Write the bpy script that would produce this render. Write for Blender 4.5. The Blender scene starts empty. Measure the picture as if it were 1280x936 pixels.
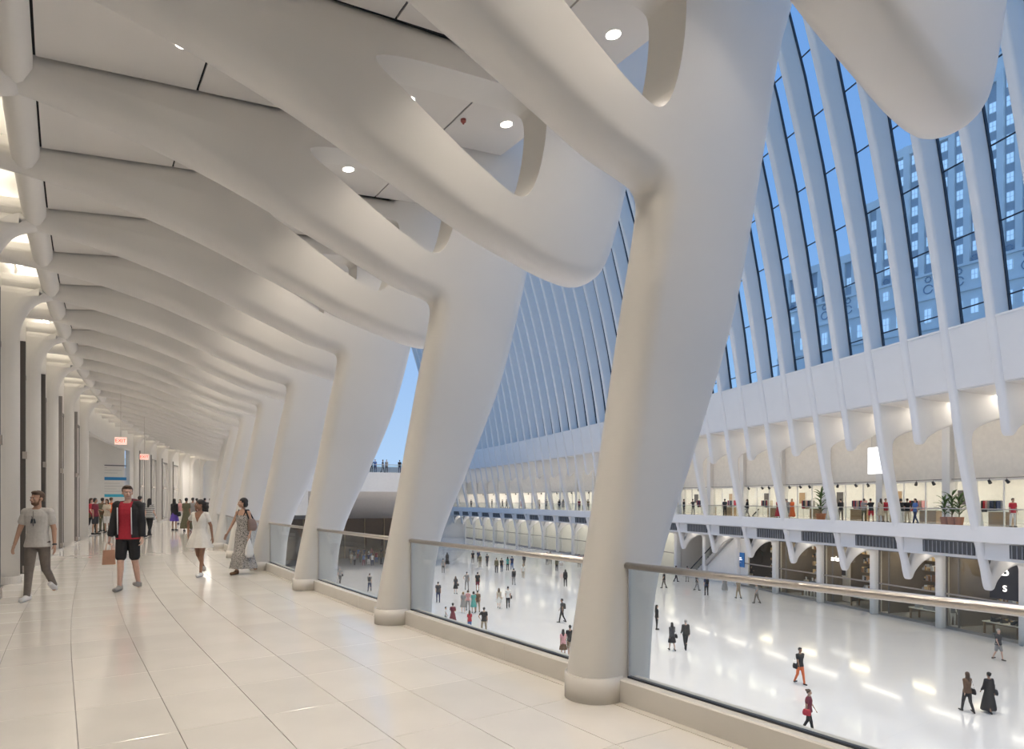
import bpy, bmesh, math, random
from mathutils import Vector, Matrix
random.seed(7)
sc = bpy.context.scene
COL = sc.collection
PI = math.pi
# ------------------------------------------------------------------ camera
TH = math.radians(34.6); FPX = 820.0; EYE = 1.6; HOR = 625.0
cam_d = bpy.data.cameras.new('camera'); cam = bpy.data.objects.new('camera', cam_d); COL.objects.link(cam)
cam.location = (0, 0, EYE); cam.rotation_euler = (PI/2, 0, -TH)
cam_d.sensor_fit = 'HORIZONTAL'; cam_d.sensor_width = 36.0; cam_d.lens = 36.0*FPX/1280
cam_d.shift_y = (HOR-468.0)/1280.0
cam_d.clip_start = 0.05; cam_d.clip_end = 1000
sc.camera = cam
# ------------------------------------------------------------------ world
sc.view_settings.view_transform = 'Standard'; sc.view_settings.look = 'None'
sc.view_settings.gamma = 1.0; sc.view_settings.use_curve_mapping = False
sc.view_settings.exposure = 0.0
W = bpy.data.worlds.new('dusk_sky'); sc.world = W; W.use_nodes = True
nt = W.node_tree; nt.nodes.clear()
wo = nt.nodes.new('ShaderNodeOutputWorld'); bg = nt.nodes.new('ShaderNodeBackground')
tc = nt.nodes.new('ShaderNodeTexCoord'); sx = nt.nodes.new('ShaderNodeSeparateXYZ')
rp = nt.nodes.new('ShaderNodeValToRGB'); nz = nt.nodes.new('ShaderNodeTexNoise'); mx = nt.nodes.new('ShaderNodeMix')
mx.data_type = 'RGBA'
nt.links.new(tc.outputs['Generated'], sx.inputs[0]); nt.links.new(sx.outputs['Z'], rp.inputs[0])
rp.color_ramp.elements[0].position = 0.0; rp.color_ramp.elements[0].color = (.50, .72, 1.0, 1)
rp.color_ramp.elements[1].position = 0.9; rp.color_ramp.elements[1].color = (.16, .34, .78, 1)
e = rp.color_ramp.elements.new(.35); e.color = (.26, .48, .90, 1)
nz.inputs['Scale'].default_value = 2.2; nz.inputs['Detail'].default_value = 5
nt.links.new(tc.outputs['Generated'], nz.inputs['Vector'])
cr = nt.nodes.new('ShaderNodeValToRGB'); cr.color_ramp.elements[0].position = .52; cr.color_ramp.elements[1].position = .8
cr.color_ramp.elements[1].color = (.45, .45, .45, 1)
nt.links.new(nz.outputs[0], cr.inputs[0]); nt.links.new(cr.outputs[0], mx.inputs[0])
nt.links.new(rp.outputs[0], mx.inputs[6]); mx.inputs[7].default_value = (.75, .86, 1.0, 1)
nt.links.new(mx.outputs[2], bg.inputs[0]); bg.inputs[1].default_value = 0.95
nt.links.new(bg.outputs[0], wo.inputs[0])
# added fill lights high over the hall, shining down; no fixtures there
HALL_W = 4100.0
DOWN_W = 118.0
def area_light(name, loc, rot, size, size_y, power, color=(1, .95, .88), spread=PI):
    l = bpy.data.lights.new(name, 'AREA'); l.shape = 'ELLIPSE'; l.size = size; l.size_y = size_y
    l.energy = power; l.color = color; l.spread = spread
    o = bpy.data.objects.new(name, l); COL.objects.link(o); o.location = loc; o.rotation_euler = rot
    return o
for (x, y) in ((22, 8), (27, 32), (33, 58), (37, 84)):
    area_light('hall_fill_light', (x, y, 43), (0, 0, 0), 14, 24, HALL_W, (1.0, .89, .76), math.radians(80))

# ------------------------------------------------------------------ frames
R_IN = 160.0
ct, st = math.cos(TH), math.sin(TH)
def cx(s): return (s-7.5)**2/(2*R_IN) if s > 7.5 else 0.0
def ang(s): return math.atan((s-7.5)/R_IN) if s > 7.5 else 0.0
def WP(x, s, z):                                  # our gallery: x across (towards the hall), s along
    a = ang(s); return Vector((cx(s)+x*math.cos(a), s-x*math.sin(a), z))
# opposite side of the hall
OPT = []
def _opp():
    X, Y = 42.3, 17.2; ds = .1
    pts = {0: (X, Y)}
    n = 1000
    x, y = X, Y
    for i in range(1300):
        b = math.radians(max(10.0, 20.5-8.5*(i*ds)/80)); x += math.sin(b)*ds; y += math.cos(b)*ds; pts[i+1] = (x, y)
    x, y = X, Y
    for i in range(0, -400, -1):
        b = math.radians(min(27, 20.5-8.5*(i*ds)/80)); x -= math.sin(b)*ds; y -= math.cos(b)*ds; pts[i-1] = (x, y)
    return pts
OPT = _opp()
def obeta(s): return math.radians(min(27, max(10.0, 20.5-8.5*s/80)))
def OP(s, b, z):                                   # s along, b outward from the rib front at sill level
    i = int(round(s*10)); i = max(-399, min(1300, i)); x, y = OPT[i]; be = obeta(s); r = s-i*.1
    x += math.sin(be)*r; y += math.cos(be)*r
    return Vector((x+b*math.cos(be), y-b*math.sin(be), z))
def proj(v):
    d = v[0]*st+v[1]*ct; r = v[0]*ct-v[1]*st
    return 640+FPX*r/d, HOR-FPX*(v[2]-EYE)/d
def on_level(px, py, z):                           # where the line of sight meets a level floor
    d = FPX*(EYE-z)/(py-HOR); r = (px-640)/FPX*d
    return Vector((d*st+r*ct, d*ct-r*st, z))
def opp_s(px, b):
    lo, hi = -30.0, 125.0
    for _ in range(40):
        m = (lo+hi)/2
        if proj(OP(m, b, 0))[0] > px: lo = m
        else: hi = m
    return (lo+hi)/2
HZ = -7.2                                          # hall floor level

# ------------------------------------------------------------------ materials
MATS = {}
def mat(name, col, rough=.5, metal=0.0, var=.04, scale=3.0, emit=None, estr=0.0, bump=0.0, spec=.5, coat=0):
    if name in MATS: return MATS[name]
    m = bpy.data.materials.new(name); m.use_nodes = True; n = m.node_tree; b = n.nodes['Principled BSDF']
    b.inputs['Roughness'].default_value = rough; b.inputs['Metallic'].default_value = metal
    b.inputs['Specular IOR Level'].default_value = spec
    t = n.nodes.new('ShaderNodeTexCoord'); no = n.nodes.new('ShaderNodeTexNoise'); no.inputs['Scale'].default_value = scale
    no.inputs['Detail'].default_value = 4
    n.links.new(t.outputs['Object'], no.inputs['Vector'])
    r = n.nodes.new('ShaderNodeValToRGB'); r.color_ramp.elements[0].position = .3; r.color_ramp.elements[1].position = .7
    r.color_ramp.elements[0].color = tuple(max(0, c*(1-var)) for c in col)+(1,)
    r.color_ramp.elements[1].color = tuple(min(1, c*(1+var)) for c in col)+(1,)
    n.links.new(no.outputs[0], r.inputs[0]); n.links.new(r.outputs[0], b.inputs['Base Color'])
    if bump:
        bp = n.nodes.new('ShaderNodeBump'); bp.inputs['Strength'].default_value = bump; bp.inputs['Distance'].default_value = .01
        n.links.new(no.outputs[0], bp.inputs['Height']); n.links.new(bp.outputs[0], b.inputs['Normal'])
    if emit:
        b.inputs['Emission Color'].default_value = tuple(emit)+(1,); b.inputs['Emission Strength'].default_value = estr
    if coat: b.inputs['Coat Weight'].default_value = coat; b.inputs['Coat Roughness'].default_value = .05
    MATS[name] = m; return m
def glass_mat(name, tint=(.96, .98, .97), refl=.09, rough=.0):
    m = bpy.data.materials.new(name); m.use_nodes = True; n = m.node_tree; n.nodes.clear()
    o = n.nodes.new('ShaderNodeOutputMaterial'); tr = n.nodes.new('ShaderNodeBsdfTransparent'); g = n.nodes.new('ShaderNodeBsdfGlossy')
    tr.inputs[0].default_value = tuple(tint)+(1,); g.inputs['Roughness'].default_value = rough
    f = n.nodes.new('ShaderNodeLayerWeight'); f.inputs['Blend'].default_value = .5
    pw = n.nodes.new('ShaderNodeMath'); pw.operation = 'POWER'; pw.inputs[1].default_value = 4.0; n.links.new(f.outputs['Facing'], pw.inputs[0])
    mu = n.nodes.new('ShaderNodeMath'); mu.operation = 'MULTIPLY_ADD'; mu.inputs[1].default_value = .35; mu.inputs[2].default_value = refl*.35
    mi = n.nodes.new('ShaderNodeMixShader')
    n.links.new(pw.outputs[0], mu.inputs[0]); n.links.new(mu.outputs[0], mi.inputs[0])
    n.links.new(tr.outputs[0], mi.inputs[1]); n.links.new(g.outputs[0], mi.inputs[2]); n.links.new(mi.outputs[0], o.inputs[0])
    MATS[name] = m; return m
PAINT = mat('white_steel_paint', (.72, .695, .65), .42, var=.015, scale=.8)
OPAINT = mat('white_roof_paint', (.74, .725, .70), .45, var=.015, scale=.8)
PANEL = mat('ceiling_panel_white', (.70, .67, .625), .55, var=.012, scale=1.5)
WALLW = mat('wall_white', (.76, .735, .69), .45, var=.02)
STONE = mat('white_marble', (.74, .70, .64), .13, var=.035, scale=1.6, spec=.5, coat=.25)
STONEB = mat('white_marble_curb', (.70, .665, .61), .25, var=.03, scale=2)
HALLF = mat('hall_marble', (.76, .755, .77), .11, var=.02, scale=.3, spec=.5, coat=.3)
GROUT = mat('grey_joint', (.30, .28, .26), .8)
STEEL = mat('brushed_steel', (.60, .56, .52), .32, 1.0, scale=40)
DARK = mat('dark_frame', (.03, .035, .045), .4)
GAP = mat('black_joint', (.02, .02, .02), .9)
GLASS = glass_mat('clear_glass', (.93, .945, .93))
ROOFG = glass_mat('roof_glass', (.80, .92, .98), .05)
LAMP = mat('lamp_lens', (1, .97, .9), .4, emit=(1, .94, .84), estr=14)
COVE = mat('cove_lamp', (1, .97, .9), .4, emit=(1, .93, .82), estr=9)
STRIP = mat('soffit_lamp', (1, .97, .9), .4, emit=(1, .93, .84), estr=9)
SHOPL = mat('shop_lamp', (1, .97, .9), .4, emit=(1, .93, .82), estr=5)

# ------------------------------------------------------------------ object helpers
def link(o, parent=None):
    COL.objects.link(o)
    if parent is not None: o.parent = parent
    return o
def me_obj(name, verts, faces, material, parent=None, smooth=False):
    me = bpy.data.meshes.new(name); me.from_pydata([tuple(v) for v in verts], [], faces); me.update()
    if smooth: me.polygons.foreach_set('use_smooth', [True]*len(me.polygons))
    o = bpy.data.objects.new(name, me)
    for m in (material if isinstance(material, (list, tuple)) else [material]): me.materials.append(m)
    return link(o, parent)
def bm_obj(name, bm, material, parent=None, smooth=False, loc=None, rot=None):
    me = bpy.data.meshes.new(name); bm.to_mesh(me); bm.free()
    if smooth: me.polygons.foreach_set('use_smooth', [True]*len(me.polygons))
    o = bpy.data.objects.new(name, me)
    for m in (material if isinstance(material, (list, tuple)) else [material]): me.materials.append(m)
    if loc is not None: o.location = loc
    if rot is not None: o.rotation_euler = rot
    return link(o, parent)
def inst(name, me, parent=None, loc=(0, 0, 0), rz=0.0, scale=None):
    o = bpy.data.objects.new(name, me); o.location = loc; o.rotation_euler = (0, 0, rz)
    if scale: o.scale = scale
    return link(o, parent)
def tag(o, label, cat, group=None):
    o['label'] = label; o['category'] = cat
    if group: o['group'] = group
    return o
def struct(o, label=None):
    o['kind'] = 'structure'
    if label: o['label'] = label
    return o
def thing(name, label, cat, loc=(0, 0, 0), rz=0.0, group=None):
    o = bpy.data.objects.new(name, None); o.empty_display_size = .2; link(o); o.location = loc; o.rotation_euler = (0, 0, rz)
    return tag(o, label, cat, group)
def boxv(x0, x1, y0, y1, z0, z1):
    return [(x0, y0, z0), (x1, y0, z0), (x1, y1, z0), (x0, y1, z0), (x0, y0, z1), (x1, y0, z1), (x1, y1, z1), (x0, y1, z1)]
BF = [(0, 3, 2, 1), (4, 5, 6, 7), (0, 1, 5, 4), (1, 2, 6, 5), (2, 3, 7, 6), (3, 0, 4, 7)]
def box(name, x0, x1, y0, y1, z0, z1, m, parent=None):
    return me_obj(name, boxv(x0, x1, y0, y1, z0, z1), BF, m, parent)
def box_mesh(name, x0, x1, y0, y1, z0, z1, m):
    me = bpy.data.meshes.new(name); me.from_pydata(boxv(x0, x1, y0, y1, z0, z1), [], BF); me.update(); me.materials.append(m); return me
def cage(name, fn, u0, u1, a0, a1, z0, z1, m, parent=None, n=1):
    """bar with rectangular section swept along a curved side; fn(a, u, z)"""
    V = []; F = []
    for i in range(n+1):
        u = u0+(u1-u0)*i/n
        V += [fn(a0, u, z0), fn(a1, u, z0), fn(a1, u, z1), fn(a0, u, z1)]
    for i in range(n):
        k = 4*i
        for j in range(4): F.append((k+j, k+4+j, k+4+(j+1) % 4, k+(j+1) % 4))
    F.append((0, 1, 2, 3)); k = 4*n; F.append((k+3, k+2, k+1, k))
    return me_obj(name, V, F, m, parent)
def sweep(name, fn, sec, us, m, parent=None, smooth=False, cap=True):
    V = []; F = []; k = len(sec)
    for u in us: V += [fn(a, u, z) for a, z in sec]
    for i in range(len(us)-1):
        for j in range(k): F.append((i*k+j, (i+1)*k+j, (i+1)*k+(j+1) % k, i*k+(j+1) % k))
    if cap: F.append(tuple(range(k))); F.append(tuple(reversed(range((len(us)-1)*k, len(us)*k))))
    return me_obj(name, V, F, m, parent, smooth)
def opf(b, s, z): return OP(s, b, z)
def cyl(bm, p, q, r0, r1=None, seg=12):
    r1 = r0 if r1 is None else r1
    p = Vector(p); q = Vector(q); d = q-p; L = d.length
    if L < 1e-6: return
    mt = Matrix.Translation((p+q)/2) @ d.to_track_quat('Z', 'Y').to_matrix().to_4x4()
    bmesh.ops.create_cone(bm, cap_ends=True, segments=seg, radius1=r0, radius2=r1, depth=L, matrix=mt)
def bbox(bm, x0, x1, y0, y1, z0, z1, mtx=None):
    vs = [bm.verts.new(mtx @ Vector(v) if mtx else v) for v in boxv(x0, x1, y0, y1, z0, z1)]
    for f in BF: bm.faces.new([vs[i] for i in f])
ONES = 'nearest second third fourth fifth sixth seventh eighth ninth tenth eleventh twelfth thirteenth fourteenth fifteenth sixteenth seventeenth eighteenth nineteenth twentieth'.split()
TENS = {20: 'twenty', 30: 'thirty', 40: 'forty'}
U = ['', 'first', 'second', 'third', 'fourth', 'fifth', 'sixth', 'seventh', 'eighth', 'ninth']
def ordw(i):
    if i < 20: return ONES[i]
    n = i+1; t = n//10*10
    return (TENS[t]+'-'+U[n-t]) if n != t else {20: 'twentieth', 30: 'thirtieth', 40: 'fortieth'}[t]

def catmull(pts, sub=5):
    """pts: (x, z) or (x, z, 1) for a hard corner; closed loop"""
    n = len(pts); out = []
    for i in range(n):
        p1, p2 = pts[i], pts[(i+1) % n]; p0, p3 = pts[i-1], pts[(i+2) % n]
        h1 = len(p1) > 2; h2 = len(p2) > 2
        if h1 and h2: out.append((p1[0], p1[1])); continue
        if h1: p0 = (2*p1[0]-p2[0], 2*p1[1]-p2[1])
        if h2: p3 = (2*p2[0]-p1[0], 2*p2[1]-p1[1])
        L = math.dist(p1[:2], p2[:2]); l0 = math.dist(p0[:2], p1[:2]) or L; l3 = math.dist(p2[:2], p3[:2]) or L
        m1 = [(p2[k]-p0[k])/(l0+L)*L for k in (0, 1)]; m2 = [(p3[k]-p1[k])/(l3+L)*L for k in (0, 1)]
        for j in range(sub):
            t = j/sub; t2 = t*t; t3 = t2*t
            out.append(tuple((2*t3-3*t2+1)*p1[k]+(t3-2*t2+t)*m1[k]+(-2*t3+3*t2)*p2[k]+(t3-t2)*m2[k] for k in (0, 1)))
    return out
def outline_mesh(name, loops, t, bev, res=4):
    cu = bpy.data.curves.new(name, 'CURVE'); cu.dimensions = '2D'; cu.fill_mode = 'BOTH'
    cu.extrude = t/2-bev; cu.bevel_depth = bev; cu.bevel_resolution = res; cu.offset = -bev
    for lp in loops:
        s = cu.splines.new('POLY'); s.points.add(len(lp)-1); s.use_cyclic_u = True
        for p, q in zip(s.points, lp): p.co = (q[0], q[1], 0, 1)
    o = bpy.data.objects.new(name, cu); COL.objects.link(o)
    dg = bpy.context.evaluated_depsgraph_get()
    me = bpy.data.meshes.new_from_object(o.evaluated_get(dg)); me.name = name
    bpy.data.objects.remove(o); bpy.data.curves.remove(cu)
    for v in me.vertices:
        x, y, z = v.co; v.co = (x, -z, y)
    me.polygons.foreach_set('use_smooth', [True]*len(me.polygons)); me.update()
    return me

# ================================================================== STRUCTURE: gallery floor
def zc(x): return 5.83+.12*(x+.2)
S_END = 74.0
def srange(a, b, st_):
    n = max(1, int(round((b-a)/st_))); return [a+(b-a)*i/n for i in range(n+1)]
fl = sweep('floor', WP, [(-1.3, -.5), (3.85, -.5), (3.85, -.012), (-1.3, -.012)], [-10]+srange(7.5, S_END, 2), GROUT)
struct(fl, 'gallery floor of large polished white stone tiles')
TX0, TXW = .10-3*.58, .58
TY = 4.10; TYW = .95
me_t = bpy.data.meshes.new('tile')
hx, hy = TXW/2-.0022, TYW/2-.0022
tv = [(-hx, -hy, -.012), (hx, -hy, -.012), (hx, hy, -.012), (-hx, hy, -.012)] + [(-hx, -hy, -.0015), (hx, -hy, -.0015), (hx, hy, -.0015), (-hx, hy, -.0015)] + \
     [(-hx+.002, -hy+.002, 0), (hx-.002, -hy+.002, 0), (hx-.002, hy-.002, 0), (-hx+.002, hy-.002, 0)]
tf = [(0, 1, 5, 4), (1, 2, 6, 5), (2, 3, 7, 6), (3, 0, 4, 7), (4, 5, 9, 8), (5, 6, 10, 9), (6, 7, 11, 10), (7, 4, 8, 11), (8, 9, 10, 11)]
me_t.from_pydata(tv, [], tf); me_t.update(); me_t.materials.append(STONE)
def tint_stone(name, k):
    return mat(name, tuple(c*k for c in (.74, .70, .64)), .13+.02*(1-k), var=.035, scale=1.4, coat=.25)
TILE_M = [STONE, tint_stone('white_marble_warm', .975), tint_stone('white_marble_pale', 1.02)]
tile_me = [me_t]
for m in TILE_M[1:]:
    q = me_t.copy(); q.materials.clear(); q.materials.append(m); tile_me.append(q)
cnt = 0
rest_v = []; rest_f = []
for j in range(-12, 74):
    s = TY+TYW*(j+.5)
    for i in range(8):
        x = .10+TXW*(i-2+.5)
        if -4 <= j < 32:
            if cnt < 295:
                inst('tile', random.choice(tile_me), fl, WP(x, s, 0), -ang(s)); cnt += 1; continue
        k = len(rest_v); a = ang(s); cc, ss = math.cos(a), math.sin(a); o = WP(x, s, 0)
        rest_v += [(o.x+v[0]*cc+v[1]*ss, o.y-v[0]*ss+v[1]*cc, v[2]) for v in tv]; rest_f += [tuple(k+q for q in f) for f in tf]
o = me_obj('floor_tiles', rest_v, rest_f, STONE, fl); o['kind'] = 'stuff'
# base sliver between last tile line and curb
sweep('edge_strip', WP, [(3.585, -.3), (3.70, -.3), (3.70, 0), (3.585, 0)], [-10]+srange(7.5, S_END, 2), STONE, fl)

# ================================================================== ribs of our side
T_R = .44
HALL_EDGE_UP = [(6.24, 6.8), (7.0, 10.0), (8.1, 15.0), (9.5, 21.0), (12.2, 30.0, 1)]
LEFT_UP = [(10.6, 30.0, 1), (7.9, 21.0), (6.5, 15.0), (5.35, 10.0), (4.62, 7.0), (4.3, 6.42, 1)]
TOPL = [(2.0, 6.22), (-.3, 5.98), (-1.3, 5.95, 1)]
ARM_BOT = [(-1.3, 5.58, 1), (-.8, 5.60), (-.2, 5.56), (.5, 5.45), (1.2, 5.28), (1.8, 5.09), (2.4, 4.87), (3.0, 4.645), (3.6, 4.42)]
HOLE = [(2.45, 5.77), (2.75, 5.86), (3.2, 5.93), (3.7, 5.99), (4.2, 6.05), (4.42, 6.03), (4.46, 5.85), (4.40, 5.4), (4.27, 5.02), (4.12, 4.88), (3.9, 4.92), (3.5, 5.11), (3.1, 5.33), (2.72, 5.55), (2.47, 5.69)]
tongue = ARM_BOT+[(4.2, 4.26), (4.7, 4.15), (5.1, 4.15), (5.4, 4.36), (5.6, 4.8), (5.8, 5.45), (5.98, 6.0)]+HALL_EDGE_UP+LEFT_UP+TOPL
colm = ARM_BOT+[(4.0, 4.33), (4.15, 4.27), (4.16, 4.1), (3.96, 3.13), (3.66, 1.6), (3.40, .3), (3.38, 0), (3.5, -.8), (3.75, -2.2), (3.95, -3.2), (4.12, -3.45), (4.25, -3.2), (4.12, -2.0),
        (4.05, -.8), (4.12, 0), (4.24, .97), (4.72, 2.07), (5.25, 3.33), (5.66, 4.8), (5.95, 6.0)]+HALL_EDGE_UP+LEFT_UP+TOPL
hl = catmull(HOLE, 4)
HOLE_ME = bpy.data.meshes.new('cut'); _n = len(hl)
HOLE_ME.from_pydata([(x, -.6, z) for x, z in hl]+[(x, .6, z) for x, z in hl], [], [tuple(range(_n)), tuple(reversed(range(_n, 2*_n)))]+[(i, i+_n, (i+1) % _n+_n, (i+1) % _n) for i in range(_n)])
_b = bmesh.new(); _b.from_mesh(HOLE_ME); bmesh.ops.recalc_face_normals(_b, faces=_b.faces); _b.to_mesh(HOLE_ME); _b.free()
def cut_hole(me):
    o = bpy.data.objects.new('a', me); c = bpy.data.objects.new('b', HOLE_ME); COL.objects.link(o); COL.objects.link(c)
    b_ = bmesh.new(); b_.from_mesh(me); bmesh.ops.remove_doubles(b_, verts=b_.verts, dist=1e-4); bmesh.ops.recalc_face_normals(b_, faces=b_.faces); b_.to_mesh(me); b_.free()
    md = o.modifiers.new('h', 'BOOLEAN'); md.object = c; md.operation = 'DIFFERENCE'; md.solver = 'EXACT'
    r = bpy.data.meshes.new_from_object(o.evaluated_get(bpy.context.evaluated_depsgraph_get()))
    bpy.data.objects.remove(o); bpy.data.objects.remove(c); r.polygons.foreach_set('use_smooth', [True]*len(r.polygons)); r.set_sharp_from_angle(angle=math.radians(40)); r.name = me.name
    return r
RIB_T = cut_hole(outline_mesh('rib', [catmull(tongue)], T_R, .2))
RIB_C = cut_hole(outline_mesh('column_rib', [catmull(colm)], T_R, .2))
for m in (RIB_T, RIB_C): m.materials.clear(); m.materials.append(PAINT)
# left post under every other rib
post = [(-1.5, 0, 1), (-.85, 0, 1), (-.85, 4.7, 1), (-.83, 4.95), (-.74, 5.2), (-.58, 5.44), (-.33, 5.57, 1), (-.33, 5.75, 1), (-1.5, 5.75, 1)]
POST = outline_mesh('post', [catmull(post, 4)], T_R+.02, .2); POST.materials.clear(); POST.materials.append(PAINT)
bm = bmesh.new(); bmesh.ops.create_cone(bm, cap_ends=True, segments=40, radius1=.245, radius2=.245, depth=.2, matrix=Matrix.Translation((3.60, 0, .1)))
RING = bpy.data.meshes.new('base_ring'); bm.to_mesh(RING); bm.free(); RING.materials.append(STONEB)
for p in RING.polygons: p.use_smooth = abs(p.normal.z) < .5
bm = bmesh.new(); bmesh.ops.create_cone(bm, cap_ends=True, segments=40, radius1=.26, radius2=.26, depth=.14, matrix=Matrix.Translation((-1.09, 0, .07)))
bbox(bm, -1.5, -1.05, -.25, .25, 0, .14)
RINGL = bpy.data.meshes.new('base_ring'); bm.to_mesh(RINGL); bm.free(); RINGL.materials.append(STONEB)
ST0 = 4.03; SP = 1.97
def st_s(k): return ST0+SP*k
KMIN, KMAX = -5, 35
for k in range(KMIN, KMAX+1):
    s = st_s(k); rz = -ang(s); loc = WP(0, s, 0)
    far = 'far ' if k > 9 else ''
    if k % 2 == 0:
        n = k//2
        if n >= 0: lab = 'white leaning column and ceiling rib, %s column along the balustrade' % ordw(n)
        else: lab = 'white column and ceiling rib standing behind the viewpoint'
        t = thing('column_frame', lab, 'column', loc, rz, 'leaning column frames of the gallery')
        inst('column_rib', RIB_C, t); inst('base_ring', RING, t)
        if not (33 < s < 46):
            inst('wall_post', POST, t); inst('post_base', RINGL, t)
    else:
        n = (k+1)//2
        if n >= 0: lab = 'white hanging ceiling rib ending in a rounded nose, %s of its kind ahead' % ordw(n)
        else: lab = 'white hanging ceiling rib behind the viewpoint'
        t = tag(inst('hanging_rib', RIB_T, None, loc, rz), lab, 'rib', 'hanging ribs between the gallery columns')

# ceiling
ceil_ = sweep('ceiling', WP, [(-.22, zc(-.22)+.03), (5.15, zc(5.15)+.03), (5.15, zc(5.15)+.25), (-.22, zc(-.22)+.25)], [-10]+srange(7.5, 74, 2), GAP)
struct(ceil_, 'gallery ceiling of white panels between the ribs')
PXS = [-.2, 1.22, 2.63, 4.05, 5.15]
def pmesh(i, L):
    x0, x1 = PXS[i]+.012, PXS[i+1]-.012; h = L/2
    V = [(x0, -h, zc(x0)), (x1, -h, zc(x1)), (x1, h, zc(x1)), (x0, h, zc(x0))]; V += [(v[0], v[1], v[2]+.03) for v in V]
    me = bpy.data.meshes.new('ceiling_panel'); me.from_pydata(V, [], BF); me.update(); me.materials.append(PANEL); return me
PM = [pmesh(i, SP-T_R-.05) for i in range(4)]
LB = bmesh.new(); cyl(LB, (0, 0, -.004), (0, 0, .02), .075, seg=24); LENS = bpy.data.meshes.new('lens'); LB.to_mesh(LENS); LB.free(); LENS.materials.append(LAMP)
LB = bmesh.new()
for r0, r1, z in ((.10, .075, -.008),):
    cyl(LB, (0, 0, -.003), (0, 0, .02), .098, seg=24)
TRIM = bpy.data.meshes.new('trim_ring'); LB.to_mesh(TRIM); LB.free(); TRIM.materials.append(PAINT)
SB = bmesh.new(); cyl(SB, (0, 0, -.03), (0, 0, .02), .035, seg=12); cyl(SB, (0, 0, -.06), (0, 0, -.03), .012, .02, seg=8)
SPRK = bpy.data.meshes.new('sprinkler'); SB.to_mesh(SPRK); SB.free(); SPRK.materials.append(mat('red_sprinkler', (.30, .08, .07), .4))
spot_data = bpy.data.lights.new('downlight_lamp', 'SPOT'); spot_data.energy = DOWN_W; spot_data.spot_size = math.radians(118); spot_data.spot_blend = .9
spot_data.color = (1, .895, .77); spot_data.shadow_soft_size = .08
spot_hall = spot_data.copy(); spot_hall.energy = DOWN_W*.35
spot_wall = spot_data.copy(); spot_wall.energy = DOWN_W*1.55; spot_data.energy = DOWN_W*.75
for k in range(KMIN, KMAX):
    s = st_s(k)+SP/2
    for i in range(4): inst('ceiling_panel', PM[i], ceil_, WP(0, s, 0), -ang(s))
    for i, (x, nm) in enumerate(((.98, 'wall end'), (3.34, 'third panel'), (4.72, 'hall end'))):
        if k > 12 and i == 1 or k > 24 and i: continue
        if k >= -1: lab = 'round white downlight at the %s of the %s ceiling bay' % (nm, ordw(k+1))
        else: lab = 'round white downlight behind the viewpoint'
        p = WP(x, s-.02, zc(x)); t = thing('downlight', lab, 'ceiling light', p, 0, 'recessed downlights of the gallery' if k >= -1 else 'rear downlights')
        o = inst('trim_ring', TRIM, t); o.rotation_euler = (0, -math.atan(.12), 0)
        o = inst('lens', LENS, t, (0, 0, -.002)); o.rotation_euler = (0, -math.atan(.12), 0)
        l = bpy.data.objects.new('downlight_lamp', (spot_wall, spot_data, spot_hall)[i]); link(l, t); l.location = (0, 0, -.03)
    if -1 <= k < 8:
        tag(inst('sprinkler', SPRK, None, WP(4.15, s+.1, zc(4.15))), 'small red sprinkler head in the %s ceiling bay' % ordw(k+1), 'sprinkler', 'sprinkler heads in the ceiling')
# left edge beam, cove, wall
us = [-10]+srange(7.5, 72, 2)
beam_sec = [(-.212, 5.9), (-.212, 5.72), (-.25, 5.66), (-.29, 5.61), (-.36, 5.59), (-.43, 5.61), (-.48, 5.66), (-.5, 5.74), (-.5, 7.0), (-.212, 7.0)]
struct(sweep('trim_1', WP, beam_sec, us, PAINT, None, True), 'rounded edge beam along the left side of the ceiling')
struct(sweep('ceiling_2', WP, [(-1.35, 6.9), (-.45, 6.9), (-.45, 7.0), (-1.35, 7.0)], us, WALLW), 'top of the lit cove')
def wall_seg(nm, a, b):
    w = sweep(nm, WP, [(-1.35, 0), (-1.12, 0), (-1.12, 7.0), (-1.35, 7.0)], srange(a, b, 2), WALLW)
    return struct(w, 'white wall behind the posts on the left')
wl = wall_seg('wall_left', -10, 33.4); wl2 = wall_seg('wall_left_far', 46, 72)
w3 = struct(sweep('wall_left_upper', WP, [(-1.35, 4.6), (-1.12, 4.6), (-1.12, 7.0), (-1.35, 7.0)], srange(33.4, 46, 2), WALLW), 'white wall above the side opening')
for k in range(KMIN, KMAX):
    s = st_s(k)+SP/2
    o = tag(cage('cove_light', WP, s-.7, s+.7, -1.05, -.95, 6.55, 6.6, COVE), 'lit strip lamp in the cove above the left wall, %s bay' % ordw(k-KMIN), 'light', 'cove strip lamps')
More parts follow.
